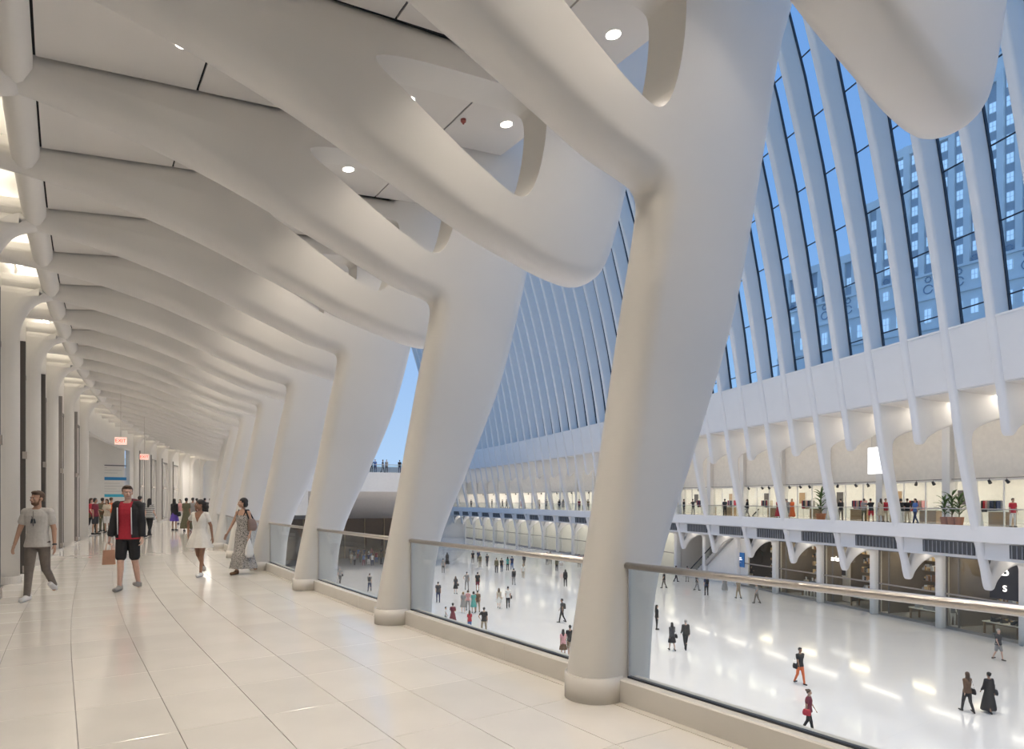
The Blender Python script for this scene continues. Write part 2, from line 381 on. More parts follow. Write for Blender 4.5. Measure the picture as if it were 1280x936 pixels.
# dark shopfront frames on left wall between the posts
for k in range(-4, KMAX, 2):
    s = st_s(k)
    if 30 < s < 46: continue
    if s > 60: continue
    n = (k+4)//2
    t = thing('shopfront_frame', 'dark slender shopfront frame on the left wall, %s from the viewpoint' % ordw(n), 'shopfront', WP(-1.12, s+.35, 0), -ang(s), 'dark shopfront frames on the left wall')
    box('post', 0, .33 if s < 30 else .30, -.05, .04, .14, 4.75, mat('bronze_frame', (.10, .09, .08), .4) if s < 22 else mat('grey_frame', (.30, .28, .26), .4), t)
    box('post', 0, .06, 3.1, 3.16, .14, 4.55, mat('bronze_frame', (.10, .09, .08), .4), t)
    box('header', 0, .07, 0, 3.16, 4.45, 4.55, mat('bronze_frame', (.10, .09, .08), .4), t)
    box('transom', 0, .05, .1, 3.1, 2.5, 2.58, STEEL, t)
    box('glass_pane', .015, .03, .1, 3.1, .14, 4.45, mat('shop_glass_dark', (.55, .53, .50), .15, coat=.5), t)
    bm = bmesh.new(); bbox(bm, .28, .36, -.07, .06, 2.42, 2.56); bbox(bm, .28, .35, -.07, .06, .16, .30)
    bm_obj('closer_box', bm, STEEL, t)
# curb, balustrade
cb = None
for n in range(-2, 18):
    s0 = st_s(2*n); s1 = st_s(2*n+2)
    lab_n = ordw(n+1) if n >= -1 else 'rear'
    c = struct(sweep('trim_%d' % (n+4), WP, [(3.655, 0), (3.86, 0), (3.86, .18), (3.665, .18), (3.655, .17)], srange(s0+.02, s0+(s1-s0)*.36, 1), STONEB), 'white stone curb under the balustrade')
    sweep('curb_stone', WP, [(3.655, 0), (3.86, 0), (3.86, .18), (3.665, .18), (3.655, .17)], srange(s0+(s1-s0)*.36+.005, s1-.02, 1), STONEB, c)
    a, b = s0+.24, s1-.24
    if n > 13: continue
    t = thing('balustrade', 'glass balustrade panel with steel handrail, %s bay ahead' % (lab_n), 'balustrade', (0, 0, 0), 0, 'glass balustrades between the columns')
    sweep('glass_panel', WP, [(3.745, .185), (3.76, .185), (3.76, 1.06), (3.745, 1.06)], srange(a, b, 1.2), GLASS, t)
    sweep('bottom_channel', WP, [(3.735, .178), (3.77, .178), (3.77, .195), (3.735, .195)], srange(a, b, 1.2), DARK, t)
    sec = [(3.752+.036*math.cos(q*PI/6), 1.075+.028*math.sin(q*PI/6)) for q in range(12)]
    sweep('handrail', WP, sec, srange(a-.02, b+.02, 1.2), STEEL, t, True)
    for u in (a, b):
        cage('end_frame', WP, u-.008, u+.008, 3.742, 3.763, .18, 1.07, DARK if u == a else STEEL, t)
# slab edge under curb
struct(sweep('trim_30', WP, [(3.72, -.9), (3.9, -.9), (3.9, -.005), (3.72, -.005)], us, PAINT), 'white slab edge of the gallery')
struct(box('wall_back_bounce', -3, 12, -10.3, -10, -7.3, 9, WALLW), 'added white wall behind the viewpoint to reflect light')  # unseen wall added to bounce light back into the scene
# directory wall seen through the side opening
dw = box('wall_side', -7.0, 3.15, 44.6, 45.0, 0, 7.0, WALLW); struct(dw, 'white wall facing the viewer beyond the side opening')
struct(sweep('floor_side', WP, [(-12, -.3), (-1.31, -.3), (-1.31, -.004), (-12, -.004)], srange(32.5, 46.5, 2), STONE), 'white floor of the side passage')
struct(sweep('ceiling_side', WP, [(-12, 5.2), (-1.36, 5.2), (-1.36, 5.4), (-12, 5.4)], srange(32.5, 46.5, 2), PANEL), 'ceiling of the side passage')
struct(box('wall_side_left', -12.3, -12, 33, 45, 0, 5.4, WALLW), 'far wall of the side passage')
struct(box('wall_side_block', -12.3, .75, 32.3, 32.6, 0, 5.4, WALLW), 'added near wall of the side passage against sky light')  # unseen wall added to keep blue sky light off the directory
area_light('gallery_end_fill', WP(1.5, 63, 5.2), (0, 0, 0), 2, 8, 220, (1, .92, .82))  # added warm fill for the gallery end, no fixture there
area_light('side_passage_light', (-4, 39, 5.1), (0, 0, 0), 4, 4, 160, (1, .93, .83))
area_light('side_shop_light', (-2.2, 35.5, 3.4), (PI/2, 0, 0), 1.5, 1.5, 30, (1, .93, .83))
DBL = mat('sign_blue', (.03, .22, .48), .4); DBC = mat('sign_cyan', (.05, .42, .60), .4); DGR = mat('sign_grey', (.16, .16, .18), .5)
t = thing('directory_sign', 'printed directory with grey and blue title bars on the white wall', 'sign', (0, 44.6, 0))
def dpos(px): # x on the wall plane y=44.6
    r = (px-640)/FPX; return 44.6*(st+r*ct)/(ct-r*st)
def dz(px, py):
    x = dpos(px); d = x*st+44.6*ct; return EYE+(HOR-py)/FPX*d
x0, x1 = dpos(130.5), dpos(158)
for (ya, yb, m, nm) in ((581, 582.3, DGR, 'title_line'), (596.2, 600, DBL, 'blue_bar'), (617.5, 621, DBC, 'cyan_bar')):
    box(nm, x0, x1, -.03, 0, dz(140, yb), dz(140, ya), m, t)
def text_obj(name, body, size, m, parent=None, loc=(0, 0, 0), rot=(0, 0, 0), ext=.004):
    cu = bpy.data.curves.new(name, 'FONT'); cu.body = body; cu.size = size; cu.extrude = ext; cu.align_x = 'CENTER'; cu.align_y = 'CENTER'
    o = bpy.data.objects.new(name, cu); COL.objects.link(o); dg = bpy.context.evaluated_depsgraph_get()
    me = bpy.data.meshes.new_from_object(o.evaluated_get(dg)); bpy.data.objects.remove(o)
    me.materials.clear(); me.materials.append(m)
    o = bpy.data.objects.new(name, me); o.location = loc; o.rotation_euler = rot
    return link(o, parent)
bm = bmesh.new()
for (ya, wf) in ((584.5, .12), (587.5, .8), (591, .6), (604, .7), (607.5, .85), (611, .55), (614, .8)):
    z = dz(140, ya); bbox(bm, x0, x0+(x1-x0)*wf, -.012, 0, z-.012, z+.012)
bm_obj('text_lines', bm, mat('print_grey', (.5, .49, .48), .6), t)
def exit_sign(px, py, Y, lab):
    t = thing('exit_sign', lab, 'exit sign')
    r = (px-640)/FPX; X = Y*(st+r*ct)/(ct-r*st); d = X*st+Y*ct; z = EYE+(HOR-py)/FPX*d
    t.location = (X, Y, z); t.rotation_euler = (0, 0, -.25)
    m = mat('exit_panel', (.9, .8, .75), .3, emit=(1, .55, .42), estr=.55); box('panel', -.19, .19, -.02, .02, -.13, .13, m, t)
    text_obj('lettering', 'EXIT', .17, mat('exit_red', (.8, .04, .03), .4, emit=(1, .05, .03), estr=.9), t, (0, -.024, 0), (PI/2, 0, 0))
    box('hanger', -.008, .008, -.008, .008, .13, 5.6-z, STEEL, t)
exit_sign(151, 551, 27.5, 'red EXIT sign hanging over the gallery, nearer one')
exit_sign(180.5, 571, 34.5, 'red EXIT sign hanging over the gallery, farther one')
struct(sweep('wall_far', WP, [(-1.5, 0), (9, 0), (9, 8), (-1.5, 8)], [72.4, 72.7], WALLW), 'white wall closing the far end of the gallery')
#@@HALL
# ================================================================== HALL
struct(me_obj('floor_hall', boxv(-2, 100, -14, 150, HZ-.3, HZ), BF, HALLF), 'polished pale marble floor of the great hall below')
struct(box('ground_outside', -60, 260, -60, 260, HZ-1.5, HZ-1.0, mat('asphalt', (.12, .12, .13), .9)), 'ground outside')
def bf(z):
    h = z-11.5
    if h >= 0: return -(.15*h+.0035*h*h)
    P = [(11.5, 0), (8, .6), (4.9, 1.1), (0, 2.25), (-3.6, 3.3)]
    for (z0, b0), (z1, b1) in zip(P, P[1:]):
        if z >= z1: return b0+(b1-b0)*(z0-z)/(z0-z1)
    return 3.3
def bd(z): return 1.34+max(0, min(z, 30)-11.5)*.02
UP = [13, 16, 20, 25, 31, 38, 46]
front_up = [(bf(z), z) for z in reversed(UP[:-1])]
back_up = [(bf(z)+bd(z), z) for z in UP[:-1]]
top = [(bf(46), 46, 1)]
topb = [(bf(46)+bd(46), 46, 1)]
armtop = [(9.0, 7.9, 1), (5.0, 8.0), (2.6, 8.4), (1.5, 9.3), (1.2, 11.5)]
long_ = top+front_up+[(0, 11.5), (.3, 9.6), (.62, 8.0), (1.12, 4.9), (2.25, 0), (2.95, -2.5), (3.12, -3.3), (3.3, -3.75), (3.55, -3.7), (3.8, -3.25), (4.3, -2.75), (4.9, -2.42), (5.5, -2.3),
        (5.85, -2.45), (5.9, -3.0), (5.9, -7.2, 1), (6.7, -7.2, 1), (6.7, -1.0, 1), (2.95, -1.0, 1), (2.9, -.4), (2.2, 3.0), (1.95, 4.6), (2.0, 5.5), (2.6, 5.95), (4, 6.4), (6, 6.9), (9.0, 7.1, 1)]+armtop+back_up+topb
short_ = top+front_up+[(0, 11.5), (.3, 9.6), (.62, 8.0), (.92, 6.3), (1.05, 5.4), (1.25, 5.1), (1.5, 5.15), (1.8, 5.5), (2.6, 5.95), (4, 6.4), (6, 6.9), (9.0, 7.1, 1)]+armtop+back_up+topb
tri = [(3.12, -1.9, 1), (3.85, -1.9, 1), (3.42, -2.85, 1)]
OL = outline_mesh('long_rib', [catmull(long_, 4), tri], .55, .16, 3); OS = outline_mesh('short_rib', [catmull(short_, 4)], .55, .16, 3)
# mirror x so that +x of the mesh points outward (b)
for m in (OL, OS): m.materials.clear(); m.materials.append(OPAINT)
OSP = 2.86; O0 = 0.0
JMIN, JMAX = -7, 43
JS = [O0+OSP*j for j in range(JMIN, JMAX+1)]
for j in range(JMIN, JMAX+1):
    s = O0+OSP*j; lg = j % 2 == 0
    p = OP(s, 0, 0); rz = -obeta(s)
    n = j-JMIN
    if lg: lab = 'tall white roof rib across the hall with column below, %s from right' % ordw(n//2).replace('nearest', 'first')
    else: lab = 'short white hooked roof rib across the hall, %s from right' % ordw(n//2).replace('nearest', 'first')
    tag(inst('roof_rib', OL if lg else OS, None, p, rz), lab, 'roof rib', 'roof ribs across the hall')
# far continuation beyond
srs = srange(-22, 124, 3)
east = struct(sweep('wall_east', opf, [(.72, 8.05), (.95, 8.0), (.35, 11.5), (.12, 11.5)], srs, OPAINT), 'white sloping band below the roof glazing across the hall')
struct(sweep('trim_31', opf, [(.1, 11.44), (.25, 11.44), (.25, 11.56), (.1, 11.56)], srs, OPAINT), 'window sill')
struct(sweep('ceiling_east', opf, [(.8, 7.95), (7.2, 7.5), (7.2, 7.7), (.8, 8.1)], srs, PANEL), 'ceiling over the gallery across the hall')
# roof windows
MULL = mat('dark_mullion', (.02, .03, .05), .35)
NEARJ = 10
zs = [11.5]+[11.5+3.9*i+1.2 for i in range(9)]
for j in range(JMIN, JMAX):
    s0 = O0+OSP*j+.275; s1 = O0+OSP*(j+1)-.275
    w = bpy.data.objects.new('window_%d' % (j-JMIN+1), None); link(w); struct(w, 'tall strip window of the roof glazing')
    near = j < NEARJ
    zz = zs if near else [11.5, 19, 27, 36, 46]
    for a, b in zip(zz, zz[1:]):
        ba, bb = bf(a)+bd(a)-.15, bf(b)+bd(b)-.15
        me_obj('pane', [OP(s0, ba, a), OP(s1, ba, a), OP(s1, bb, b), OP(s0, bb, b)], [(0, 1, 2, 3)], ROOFG, w)
        if near:
            V = [OP(s0, ba-.05, a-.03), OP(s1, ba-.05, a-.03), OP(s1, ba+.03, a-.03), OP(s0, ba+.03, a-.03)]
            V += [v+Vector((0, 0, .06)) for v in V]; me_obj('glazing_bar', V, BF, MULL, w)
    V = []; F = []; wd = .035
    for i, z in enumerate([11.5, 16, 20, 25, 31, 38, 46]):
        c = bf(z)+bd(z)-.15; k = len(V)
        V += [OP(s1-2*wd, c-.13, z), OP(s1, c-.13, z), OP(s1, c+.03, z), OP(s1-2*wd, c+.03, z)]
        if i:
            for q in range(4): F.append((k-4+q, k-4+(q+1) % 4, k+(q+1) % 4, k+q))
    me_obj('mullion', V, F, MULL, w)
# opposite gallery slab
struct(sweep('floor_east', opf, [(2.35, -.3), (13, -.3), (13, 0), (2.35, 0)], srs, STONE), 'gallery floor across the hall')
struct(sweep('trim_32', opf, [(2.3, -.85), (2.55, -.85), (2.55, .08), (2.3, .08)], srs, OPAINT), 'white slab edge of the gallery across the hall')
struct(sweep('trim_33', opf, [(2.8, -1.9), (3.05, -1.9), (3.0, -.3), (2.75, -.3)], srs, OPAINT), 'white beam under the gallery across the hall')
struct(sweep('ceiling_lower_east', opf, [(2.8, -1.9), (13, -1.9), (13, -1.8), (2.8, -1.8)], srs, PANEL), 'ceiling above the storefronts across the hall')
struct(sweep('wall_gallery_back', opf, [(11.5, 0), (11.7, 0), (11.7, 7.7), (11.5, 7.7)], srs, mat('shop_white', (.86, .84, .80), .6)), 'white back wall of the upper shops across the hall')
struct(sweep('wall_bulkhead', opf, [(7.0, 3.1), (7.2, 3.1), (7.2, 7.7), (7.0, 7.7)], srs, mat('bulkhead_beige', (.78, .73, .65), .5)), 'beige wall above the upper shops')
struct(sweep('ceiling_shops', opf, [(7.2, 3.6), (11.5, 3.6), (11.5, 3.7), (7.2, 3.7)], srs, PANEL), 'ceiling of the upper shops')
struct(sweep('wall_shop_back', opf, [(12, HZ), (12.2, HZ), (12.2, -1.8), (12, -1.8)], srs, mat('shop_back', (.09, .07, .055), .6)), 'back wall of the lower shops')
VB = mat('vent_dark', (.09, .09, .09), .6); VS = mat('vent_slat', (.33, .33, .33), .5)
sp_me = bpy.data.meshes.new('spotlight'); bm = bmesh.new(); cyl(bm, (0, 0, -.12), (0, 0, 0), .015, seg=6); cyl(bm, (-.12, 0, -.3), (.05, 0, -.12), .11, .08, 10); bm.to_mesh(sp_me); bm.free(); sp_me.materials.append(DARK)
# per double bay
random.seed(3)
for q in range(-3, 21):
    a = O0+OSP*2*q; b = a+2*OSP; mid = (a+b)/2; px = proj(OP(mid, 6, 0))[0]
    nm = ordw(q+3).replace('nearest', 'first')
    # balustrade
    t = thing('gallery_railing', 'glass railing of the gallery across the hall, %s bay from the right' % nm, 'railing', (0, 0, 0), 0, 'glass railings across the hall')
    sweep('glass_panel', opf, [(2.44, .08), (2.46, .08), (2.46, 1.05), (2.44, 1.05)], [a+.3, b-.3], GLASS, t)
    sweep('handrail', opf, [(2.42, 1.05), (2.48, 1.05), (2.48, 1.11), (2.42, 1.11)], [a+.3, b-.3], STEEL, t)
    # vent
    t = thing('vent_grille', 'dark slatted air grille under the gallery across the hall, %s bay from the right' % nm, 'vent', (0, 0, 0), 0, 'air grilles across the hall')
    # direction of rising s is towards the left in the picture
    va, vb = a+.32, a+3.9
    sweep('backing', opf, [(2.70, -1.72), (2.78, -1.72), (2.75, -.95), (2.67, -.95)], [va, vb], VB, t)
    for i in range(12 if q < 8 else 4):
        u = va+(vb-va)*(i+.5)/(12 if q < 8 else 4); cage('slat', opf, u-.02, u+.02, 2.64, 2.70, -1.7, -.97, VS, t)
    # soffit lamps
    tag(cage('soffit_light', opf, a+.4, b-.4, 4.6, 4.8, -1.93, -1.905, STRIP), 'bright strip lamp under the gallery across the hall, %s bay from the right' % nm, 'light', 'soffit strip lamps')
    tag(cage('soffit_light', opf, a+.3, b-.3, 3.5, 3.9, 7.62, 7.66, STRIP), 'strip lamp in the ceiling of the gallery across the hall, %s bay from the right' % nm, 'light', 'gallery ceiling strip lamps')
    tag(cage('shop_light', opf, a+.5, b-.5, 8.2, 9.8, 3.55, 3.59, SHOPL), 'lit ceiling panel of the upper shop, %s bay from the right' % nm, 'light', 'upper shop ceiling lamps')
    # upper shopfront column + track
    tag(sweep('gallery_column', opf, [(6.6, 0), (7.3, 0), (7.3, 7.6), (6.6, 7.6)], [a-.3, a+.3], OPAINT), 'white square column on the gallery across the hall, %s from the right' % nm, 'column', 'white columns on the far gallery')
    t = thing('spotlight_track', 'dark track with spotlights over the upper shop, %s bay from the right' % nm, 'spotlight', (0, 0, 0), 0, 'spotlight tracks of the upper shops')
    cage('track', opf, a+.3, b-.3, 6.75, 6.82, 3.0, 3.07, mat('track_grey', (.30, .28, .26), .5), t)
    for i in range(3 if px > 930 else 1):
        u = a+1+random.random()*1.2+1.5*i; inst('spot_head', sp_me, t, OP(u, 6.78, 3.0), random.random()*3)
    # lower storefront
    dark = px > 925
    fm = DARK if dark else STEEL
    if 850 < px < 935: continue
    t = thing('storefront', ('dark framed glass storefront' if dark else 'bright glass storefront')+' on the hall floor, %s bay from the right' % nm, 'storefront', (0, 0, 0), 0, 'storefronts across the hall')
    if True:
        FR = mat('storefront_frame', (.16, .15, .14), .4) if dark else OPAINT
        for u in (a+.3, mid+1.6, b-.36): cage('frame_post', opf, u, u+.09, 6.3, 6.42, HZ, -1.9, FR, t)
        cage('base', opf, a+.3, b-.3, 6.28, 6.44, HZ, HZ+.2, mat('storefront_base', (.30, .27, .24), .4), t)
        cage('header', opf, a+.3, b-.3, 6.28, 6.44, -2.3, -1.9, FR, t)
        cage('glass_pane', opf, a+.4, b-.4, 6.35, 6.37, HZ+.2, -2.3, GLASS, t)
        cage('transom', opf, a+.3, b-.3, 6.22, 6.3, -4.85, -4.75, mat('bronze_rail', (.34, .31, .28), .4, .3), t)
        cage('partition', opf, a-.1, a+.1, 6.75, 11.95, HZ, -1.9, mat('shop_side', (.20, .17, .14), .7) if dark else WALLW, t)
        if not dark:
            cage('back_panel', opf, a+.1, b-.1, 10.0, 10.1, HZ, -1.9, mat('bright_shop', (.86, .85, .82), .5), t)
    tag(cage('shop_light', opf, a+.8, b-.8, 8.0, 8.9 if dark else 9.4, -1.96, -1.92, SHOPL if not dark else mat('shop_lamp_warm', (1, .9, .7), .4, emit=(1, .84, .62), estr=8)), 'ceiling lamp panel of the shop on the hall floor, %s bay from the right' % nm, 'light', 'lower shop ceiling lamps')
    # goods
    if dark:
        t = thing('display_shelf', 'shelving with goods inside the dark storefront, %s bay from the right' % nm, 'shelf', (0, 0, 0), 0, 'display shelves in the lower shops')
        SH = mat('shelf_wood', (.22, .14, .08), .5); pal = [mat('goods_%s' % n_, c, .6) for n_, c in (('tan', (.55, .32, .16)), ('white', (.85, .82, .76)), ('black', (.05, .05, .05)), ('brown', (.25, .12, .06)), ('gold', (.75, .52, .25)), ('grey', (.4, .4, .42)))]
        for i in range(6): cage('board', opf, a+.8, b-2.2, 8.4, 8.9, HZ+.5+i*.75, HZ+.55+i*.75, SH, t)
        for ci, pm in enumerate(pal):
            bm = bmesh.new()
            for i in range(6):
                for _ in range(7):
                    u = a+.9+random.random()*(b-a-3.2); z = HZ+.55+i*.75; hh = .12+.35*random.random(); ww = .08+.12*random.random()
                    P = [OP(u-ww, 8.4, z), OP(u+ww, 8.4, z), OP(u+ww, 8.7, z), OP(u-ww, 8.7, z)]; P += [v+Vector((0, 0, hh)) for v in P]
                    vs = [bm.verts.new(v) for v in P]
                    for f in BF: bm.faces.new([vs[k] for k in f])
            o = bm_obj('goods', bm, pm, t); o['kind'] = 'stuff'
        t = thing('display_table', 'low display table just inside the storefront, %s bay from the right' % nm, 'table', (0, 0, 0), 0, 'display tables in the lower shops')
        cage('table_top', opf, a+1.2, a+3.6, 7.2, 8.2, HZ+.78, HZ+.84, pal[1], t)
        for u in (a+1.25, a+3.45):
            for bb_ in (7.25, 8.05): cage('leg', opf, u, u+.1, bb_, bb_+.1, HZ, HZ+.78, SH, t)
        bm = bmesh.new()
        for _ in range(9):
            u = a+1.3+random.random()*2.1; P = [OP(u, 7.4, HZ+.84), OP(u+.15, 7.4, HZ+.84), OP(u+.15, 7.9, HZ+.84), OP(u, 7.9, HZ+.84)]; P += [v+Vector((0, 0, .08+.3*random.random())) for v in P]
            vs = [bm.verts.new(v) for v in P]
            for f in BF: bm.faces.new([vs[k] for k in f])
        o = bm_obj('goods', bm, pal[random.randrange(6)], t); o['kind'] = 'stuff'
# writing on shops
def osign(px, py, b, body, size, m, lab, cat='sign', nm='shop_sign'):
    s = opp_s(px, b); p = OP(s, b, 0); d = p.x*st+p.y*ct; z = EYE+(HOR-py)/FPX*d
    o = text_obj(nm, body, size, m, None, OP(s, b, z), (PI/2, 0, -obeta(s)-PI/2), .03)
    return tag(o, lab, cat)
WS = mat('lit_lettering', (1, .98, .95), .4, emit=(1, .96, .9), estr=1.6)
osign(1256, 714, 6.1, 'B', .9, WS, 'white letter B of the shop sign at the right storefront')
osign(1256, 736, 6.1, 'S', .55, WS, 'small white letter below the letter B at the right storefront')
osign(1051, 699, 6.15, 'aristotes', .62, WS, 'small white lit lettering over the storefront with portraits')
# white lit box sign on upper level
s = opp_s(1095, 5.0); p = OP(s, 5.0, 0); d = p.x*st+p.y*ct; z0 = EYE+(HOR-592)/FPX*d; z1 = EYE+(HOR-559)/FPX*d
t = thing('light_box_sign', 'bright blank white light box hanging over the crowd on the far gallery', 'sign')
cage('lit_face', opf, s-.72, s+.72, 4.95, 5.05, z0, z1, mat('light_box', (1, 1, 1), .4, emit=(1, 1, 1), estr=1.3), t)
cage('frame', opf, s-.76, s+.76, 5.05, 5.12, z0-.03, z1+.03, STEEL, t)
bm = bmesh.new()
for u in (s-.5, s+.5): cyl(bm, OP(u, 5.1, z1), OP(u, 5.1, 7.6), .02, seg=6)
bm_obj('hanger', bm, STEEL, t)
# escalator & blue sign
sa, sb = opp_s(868, 6.5), opp_s(937, 6.5)
t = thing('escalator', 'escalator rising to the right behind the roof ribs, left of the dark storefronts', 'escalator')
def ramp(nm, b0, b1, h0, h1, m, parent, zl=HZ, zt=-.2):
    V = [OP(sa, b0, zl+h0), OP(sa, b1, zl+h0), OP(sa, b1, zl+h1), OP(sa, b0, zl+h1), OP(sb, b0, zt+h0), OP(sb, b1, zt+h0), OP(sb, b1, zt+h1), OP(sb, b0, zt+h1)]
    return me_obj(nm, V, [(0, 1, 2, 3), (7, 6, 5, 4), (0, 4, 5, 1), (1, 5, 6, 2), (2, 6, 7, 3), (3, 7, 4, 0)], m, parent)
ramp('truss', 6.0, 7.6, -.5, 0, mat('escalator_grey', (.42, .40, .37), .4), t)
ramp('side_panel', 5.98, 6.02, 0, .85, GLASS, t); ramp('side_panel', 7.58, 7.62, 0, .85, GLASS, t)
ramp('handrail', 5.95, 6.05, .85, .93, DARK, t); ramp('handrail', 7.55, 7.65, .85, .93, DARK, t)
for i in range(22):
    f0 = i/22; u = sa+(sb-sa)*f0; u1 = sa+(sb-sa)*(i+1)/22; z = HZ+(-.2-HZ)*(i+1)/22
    cage('step', opf, min(u, u1), max(u, u1), 6.1, 7.5, z-.25, z+.02, mat('step_dark', (.13, .13, .13), .5), t)
V = [OP(sa, 6.3, HZ), OP(sb, 6.3, HZ), OP(sb, 6.3, -1.0), OP(sa, 6.3, HZ+.05), OP(sa, 6.5, HZ), OP(sb, 6.5, HZ), OP(sb, 6.5, -1.0), OP(sa, 6.5, HZ+.05)]
struct(me_obj('wall_escalator', V, [(0, 1, 2, 3), (7, 6, 5, 4), (0, 4, 5, 1), (1, 5, 6, 2), (2, 6, 7, 3), (3, 7, 4, 0)], WALLW), 'white wall beneath the escalator')
s = opp_s(925.5, 6.2); p = OP(s, 6.2, 0); d = p.x*st+p.y*ct
t = thing('wall_poster', 'upright blue sign with white print on the white wall under the escalator', 'sign')
za, zb = EYE+(HOR-708.5)/FPX*d, EYE+(HOR-690.5)/FPX*d
cage('board', opf, s-.62, s+.62, 6.18, 6.24, za, zb, mat('poster_blue', (.04, .19, .50), .4), t)
for i, (h, w_) in enumerate(((.62, .2), (.5, .28), (.3, .15))):
    cage('print_line', opf, s-w_, s+w_*.6, 6.165, 6.18, za+(zb-za)*h, za+(zb-za)*h+.06, WS if i < 2 else mat('print_pale', (.6, .7, .9), .5), t)
# ---------------------------------------------------------------- far end of the hall
def E(x, y, z): # x across from (12,84), y deeper along the hall
    return Vector((12+x*.985+y*.174, 84-x*.174+y*.985, z))
def ebox(nm, x0, x1, y0, y1, z0, z1, m, parent=None):
    V = [E(x0, y0, z0), E(x1, y0, z0), E(x1, y1, z0), E(x0, y1, z0), E(x0, y0, z1), E(x1, y0, z1), E(x1, y1, z1), E(x0, y1, z1)]
    return me_obj(nm, V, BF, m, parent)
NX = 32.0
BROWN = mat('end_shop_brown', (.17, .115, .07), .4)
struct(ebox('wall_north', -8, NX, 16, 16.4, HZ, -1.2, BROWN), 'brown glass shopfront at the far end of the hall')
struct(ebox('floor_terrace', -8, NX, 0, 17, 4.9, 5.2, WALLW), 'upper terrace floor at the far end')
struct(ebox('trim_34', -8, NX, -.2, .1, 2.7, 5.2, WALLW), 'white front of the upper terrace')
V = [E(-8, .1, 2.7), E(NX-2, .1, 2.7), E(NX, 16, -1.2), E(-8, 16, -1.2), E(-8, .1, 2.9), E(NX-2, .1, 2.9), E(NX, 16, -1.0), E(-8, 16, -1.0)]
struct(me_obj('ceiling_end', V, BF, mat('end_soffit', (.62, .57, .50), .6)), 'sloping pale soffit at the far end')
for i in range(12):
    tag(ebox('shop_mullion', -6+i*3, -5.9+i*3, 15.75, 15.95, HZ, -1.2, mat('brass_mullion', (.45, .33, .18), .4)), 'slim brass upright of the far brown shopfront, %s from the left' % ordw(i).replace('nearest', 'first'), 'mullion', 'uprights of the far brown shopfront')
t = thing('terrace_railing', 'glass railing on the upper terrace at the far end of the hall', 'railing')
ebox('glass_panel', -8, NX, 0, .03, 5.2, 6.2, GLASS, t); ebox('handrail', -8, NX, -.02, .05, 6.2, 6.26, STEEL, t)
for i in range(19): ebox('post', -7+i*2, -6.95+i*2, 0, .04, 5.2, 6.2, STEEL, t)
# ---------------------------------------------------------------- stone tower outside
def ray(px, d): r = (px-640)/FPX*d; return Vector((d*st+r*ct, d*ct-r*st, 0))
A0 = Vector((0, 0, 0)); dd = 134.7; rr = 89.5
def TWp(t, o, z):  # t metres along the facade towards the left, o outward towards us
    k = t/7.9; d = dd+6.7*k; r = rr-4.2*k; p = Vector((d*st+r*ct, d*ct-r*st, z))
    nd, nr = -4.2/7.9, -6.7/7.9
    return p+o*Vector((nd*st+nr*ct, nd*ct-nr*st, 0))
def tbox(nm, t0, t1, o0, o1, z0, z1, m, parent=None):
    V = [TWp(t0, o0, z0), TWp(t1, o0, z0), TWp(t1, o1, z0), TWp(t0, o1, z0), TWp(t0, o0, z1), TWp(t1, o0, z1), TWp(t1, o1, z1), TWp(t0, o1, z1)]
    return me_obj(nm, V, BF, m, parent)
LIME = mat('tower_limestone', (.84, .84, .82), .8, var=.06, scale=.2); SPAN = mat('tower_spandrel', (.46, .50, .55), .6); WPANE = mat('tower_glass_glow', (.55, .72, .85), .15, emit=(.55, .75, .95), estr=.55)  # tower panes glow faintly to lighten them; no lamps behind
tw = thing('stone_tower', 'tall pale stone office tower with paired windows seen through the roof glazing', 'building')
P = 2.9
tops = lambda t: 90 if t < -8 else 84 if t < 0.5 else 77 if t < 12 else 68 if t < 19 else 58
T0, NC = -18.0, 20
def mk(nm, verts, faces, m):
    me = bpy.data.meshes.new(nm); me.from_pydata(verts, [], faces); me.update(); me.materials.append(m); return me
ux = (TWp(1, 0, 0)-TWp(0, 0, 0)); rzt = math.atan2(ux.y, ux.x)
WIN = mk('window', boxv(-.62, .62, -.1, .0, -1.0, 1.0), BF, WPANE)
bm = bmesh.new()
for x in (-.62, -.03, .56): bbox(bm, x, x+.06, -.16, -.0, -1, 1)
for z in (-1, -.03, .94): bbox(bm, -.62, .62, -.16, 0, z, z+.06)
SASH = bpy.data.meshes.new('sash'); bm.to_mesh(SASH); bm.free(); SASH.materials.append(mat('sash_white', (.75, .8, .85), .6))
rot_flip = rzt
def face_rz():
    n = TWp(0, 1, 0)-TWp(0, 0, 0)      # outward
    return math.atan2(n.y, n.x)+PI/2    # local -y looks outward
RZT = face_rz()
tbox('core', T0-8, T0+NC*P, -12, -1.2, HZ, 57, LIME, tw); tbox('core', T0-8, 19, -12, -1.2, 57, 67, LIME, tw); tbox('core', T0-8, 12, -12, -1.2, 67, 76, LIME, tw); tbox('core', T0-8, .5, -12, -1.2, 76, 83, LIME, tw)
tbox('core', T0-8, -8, -12, -1.2, 83, 89, LIME, tw)
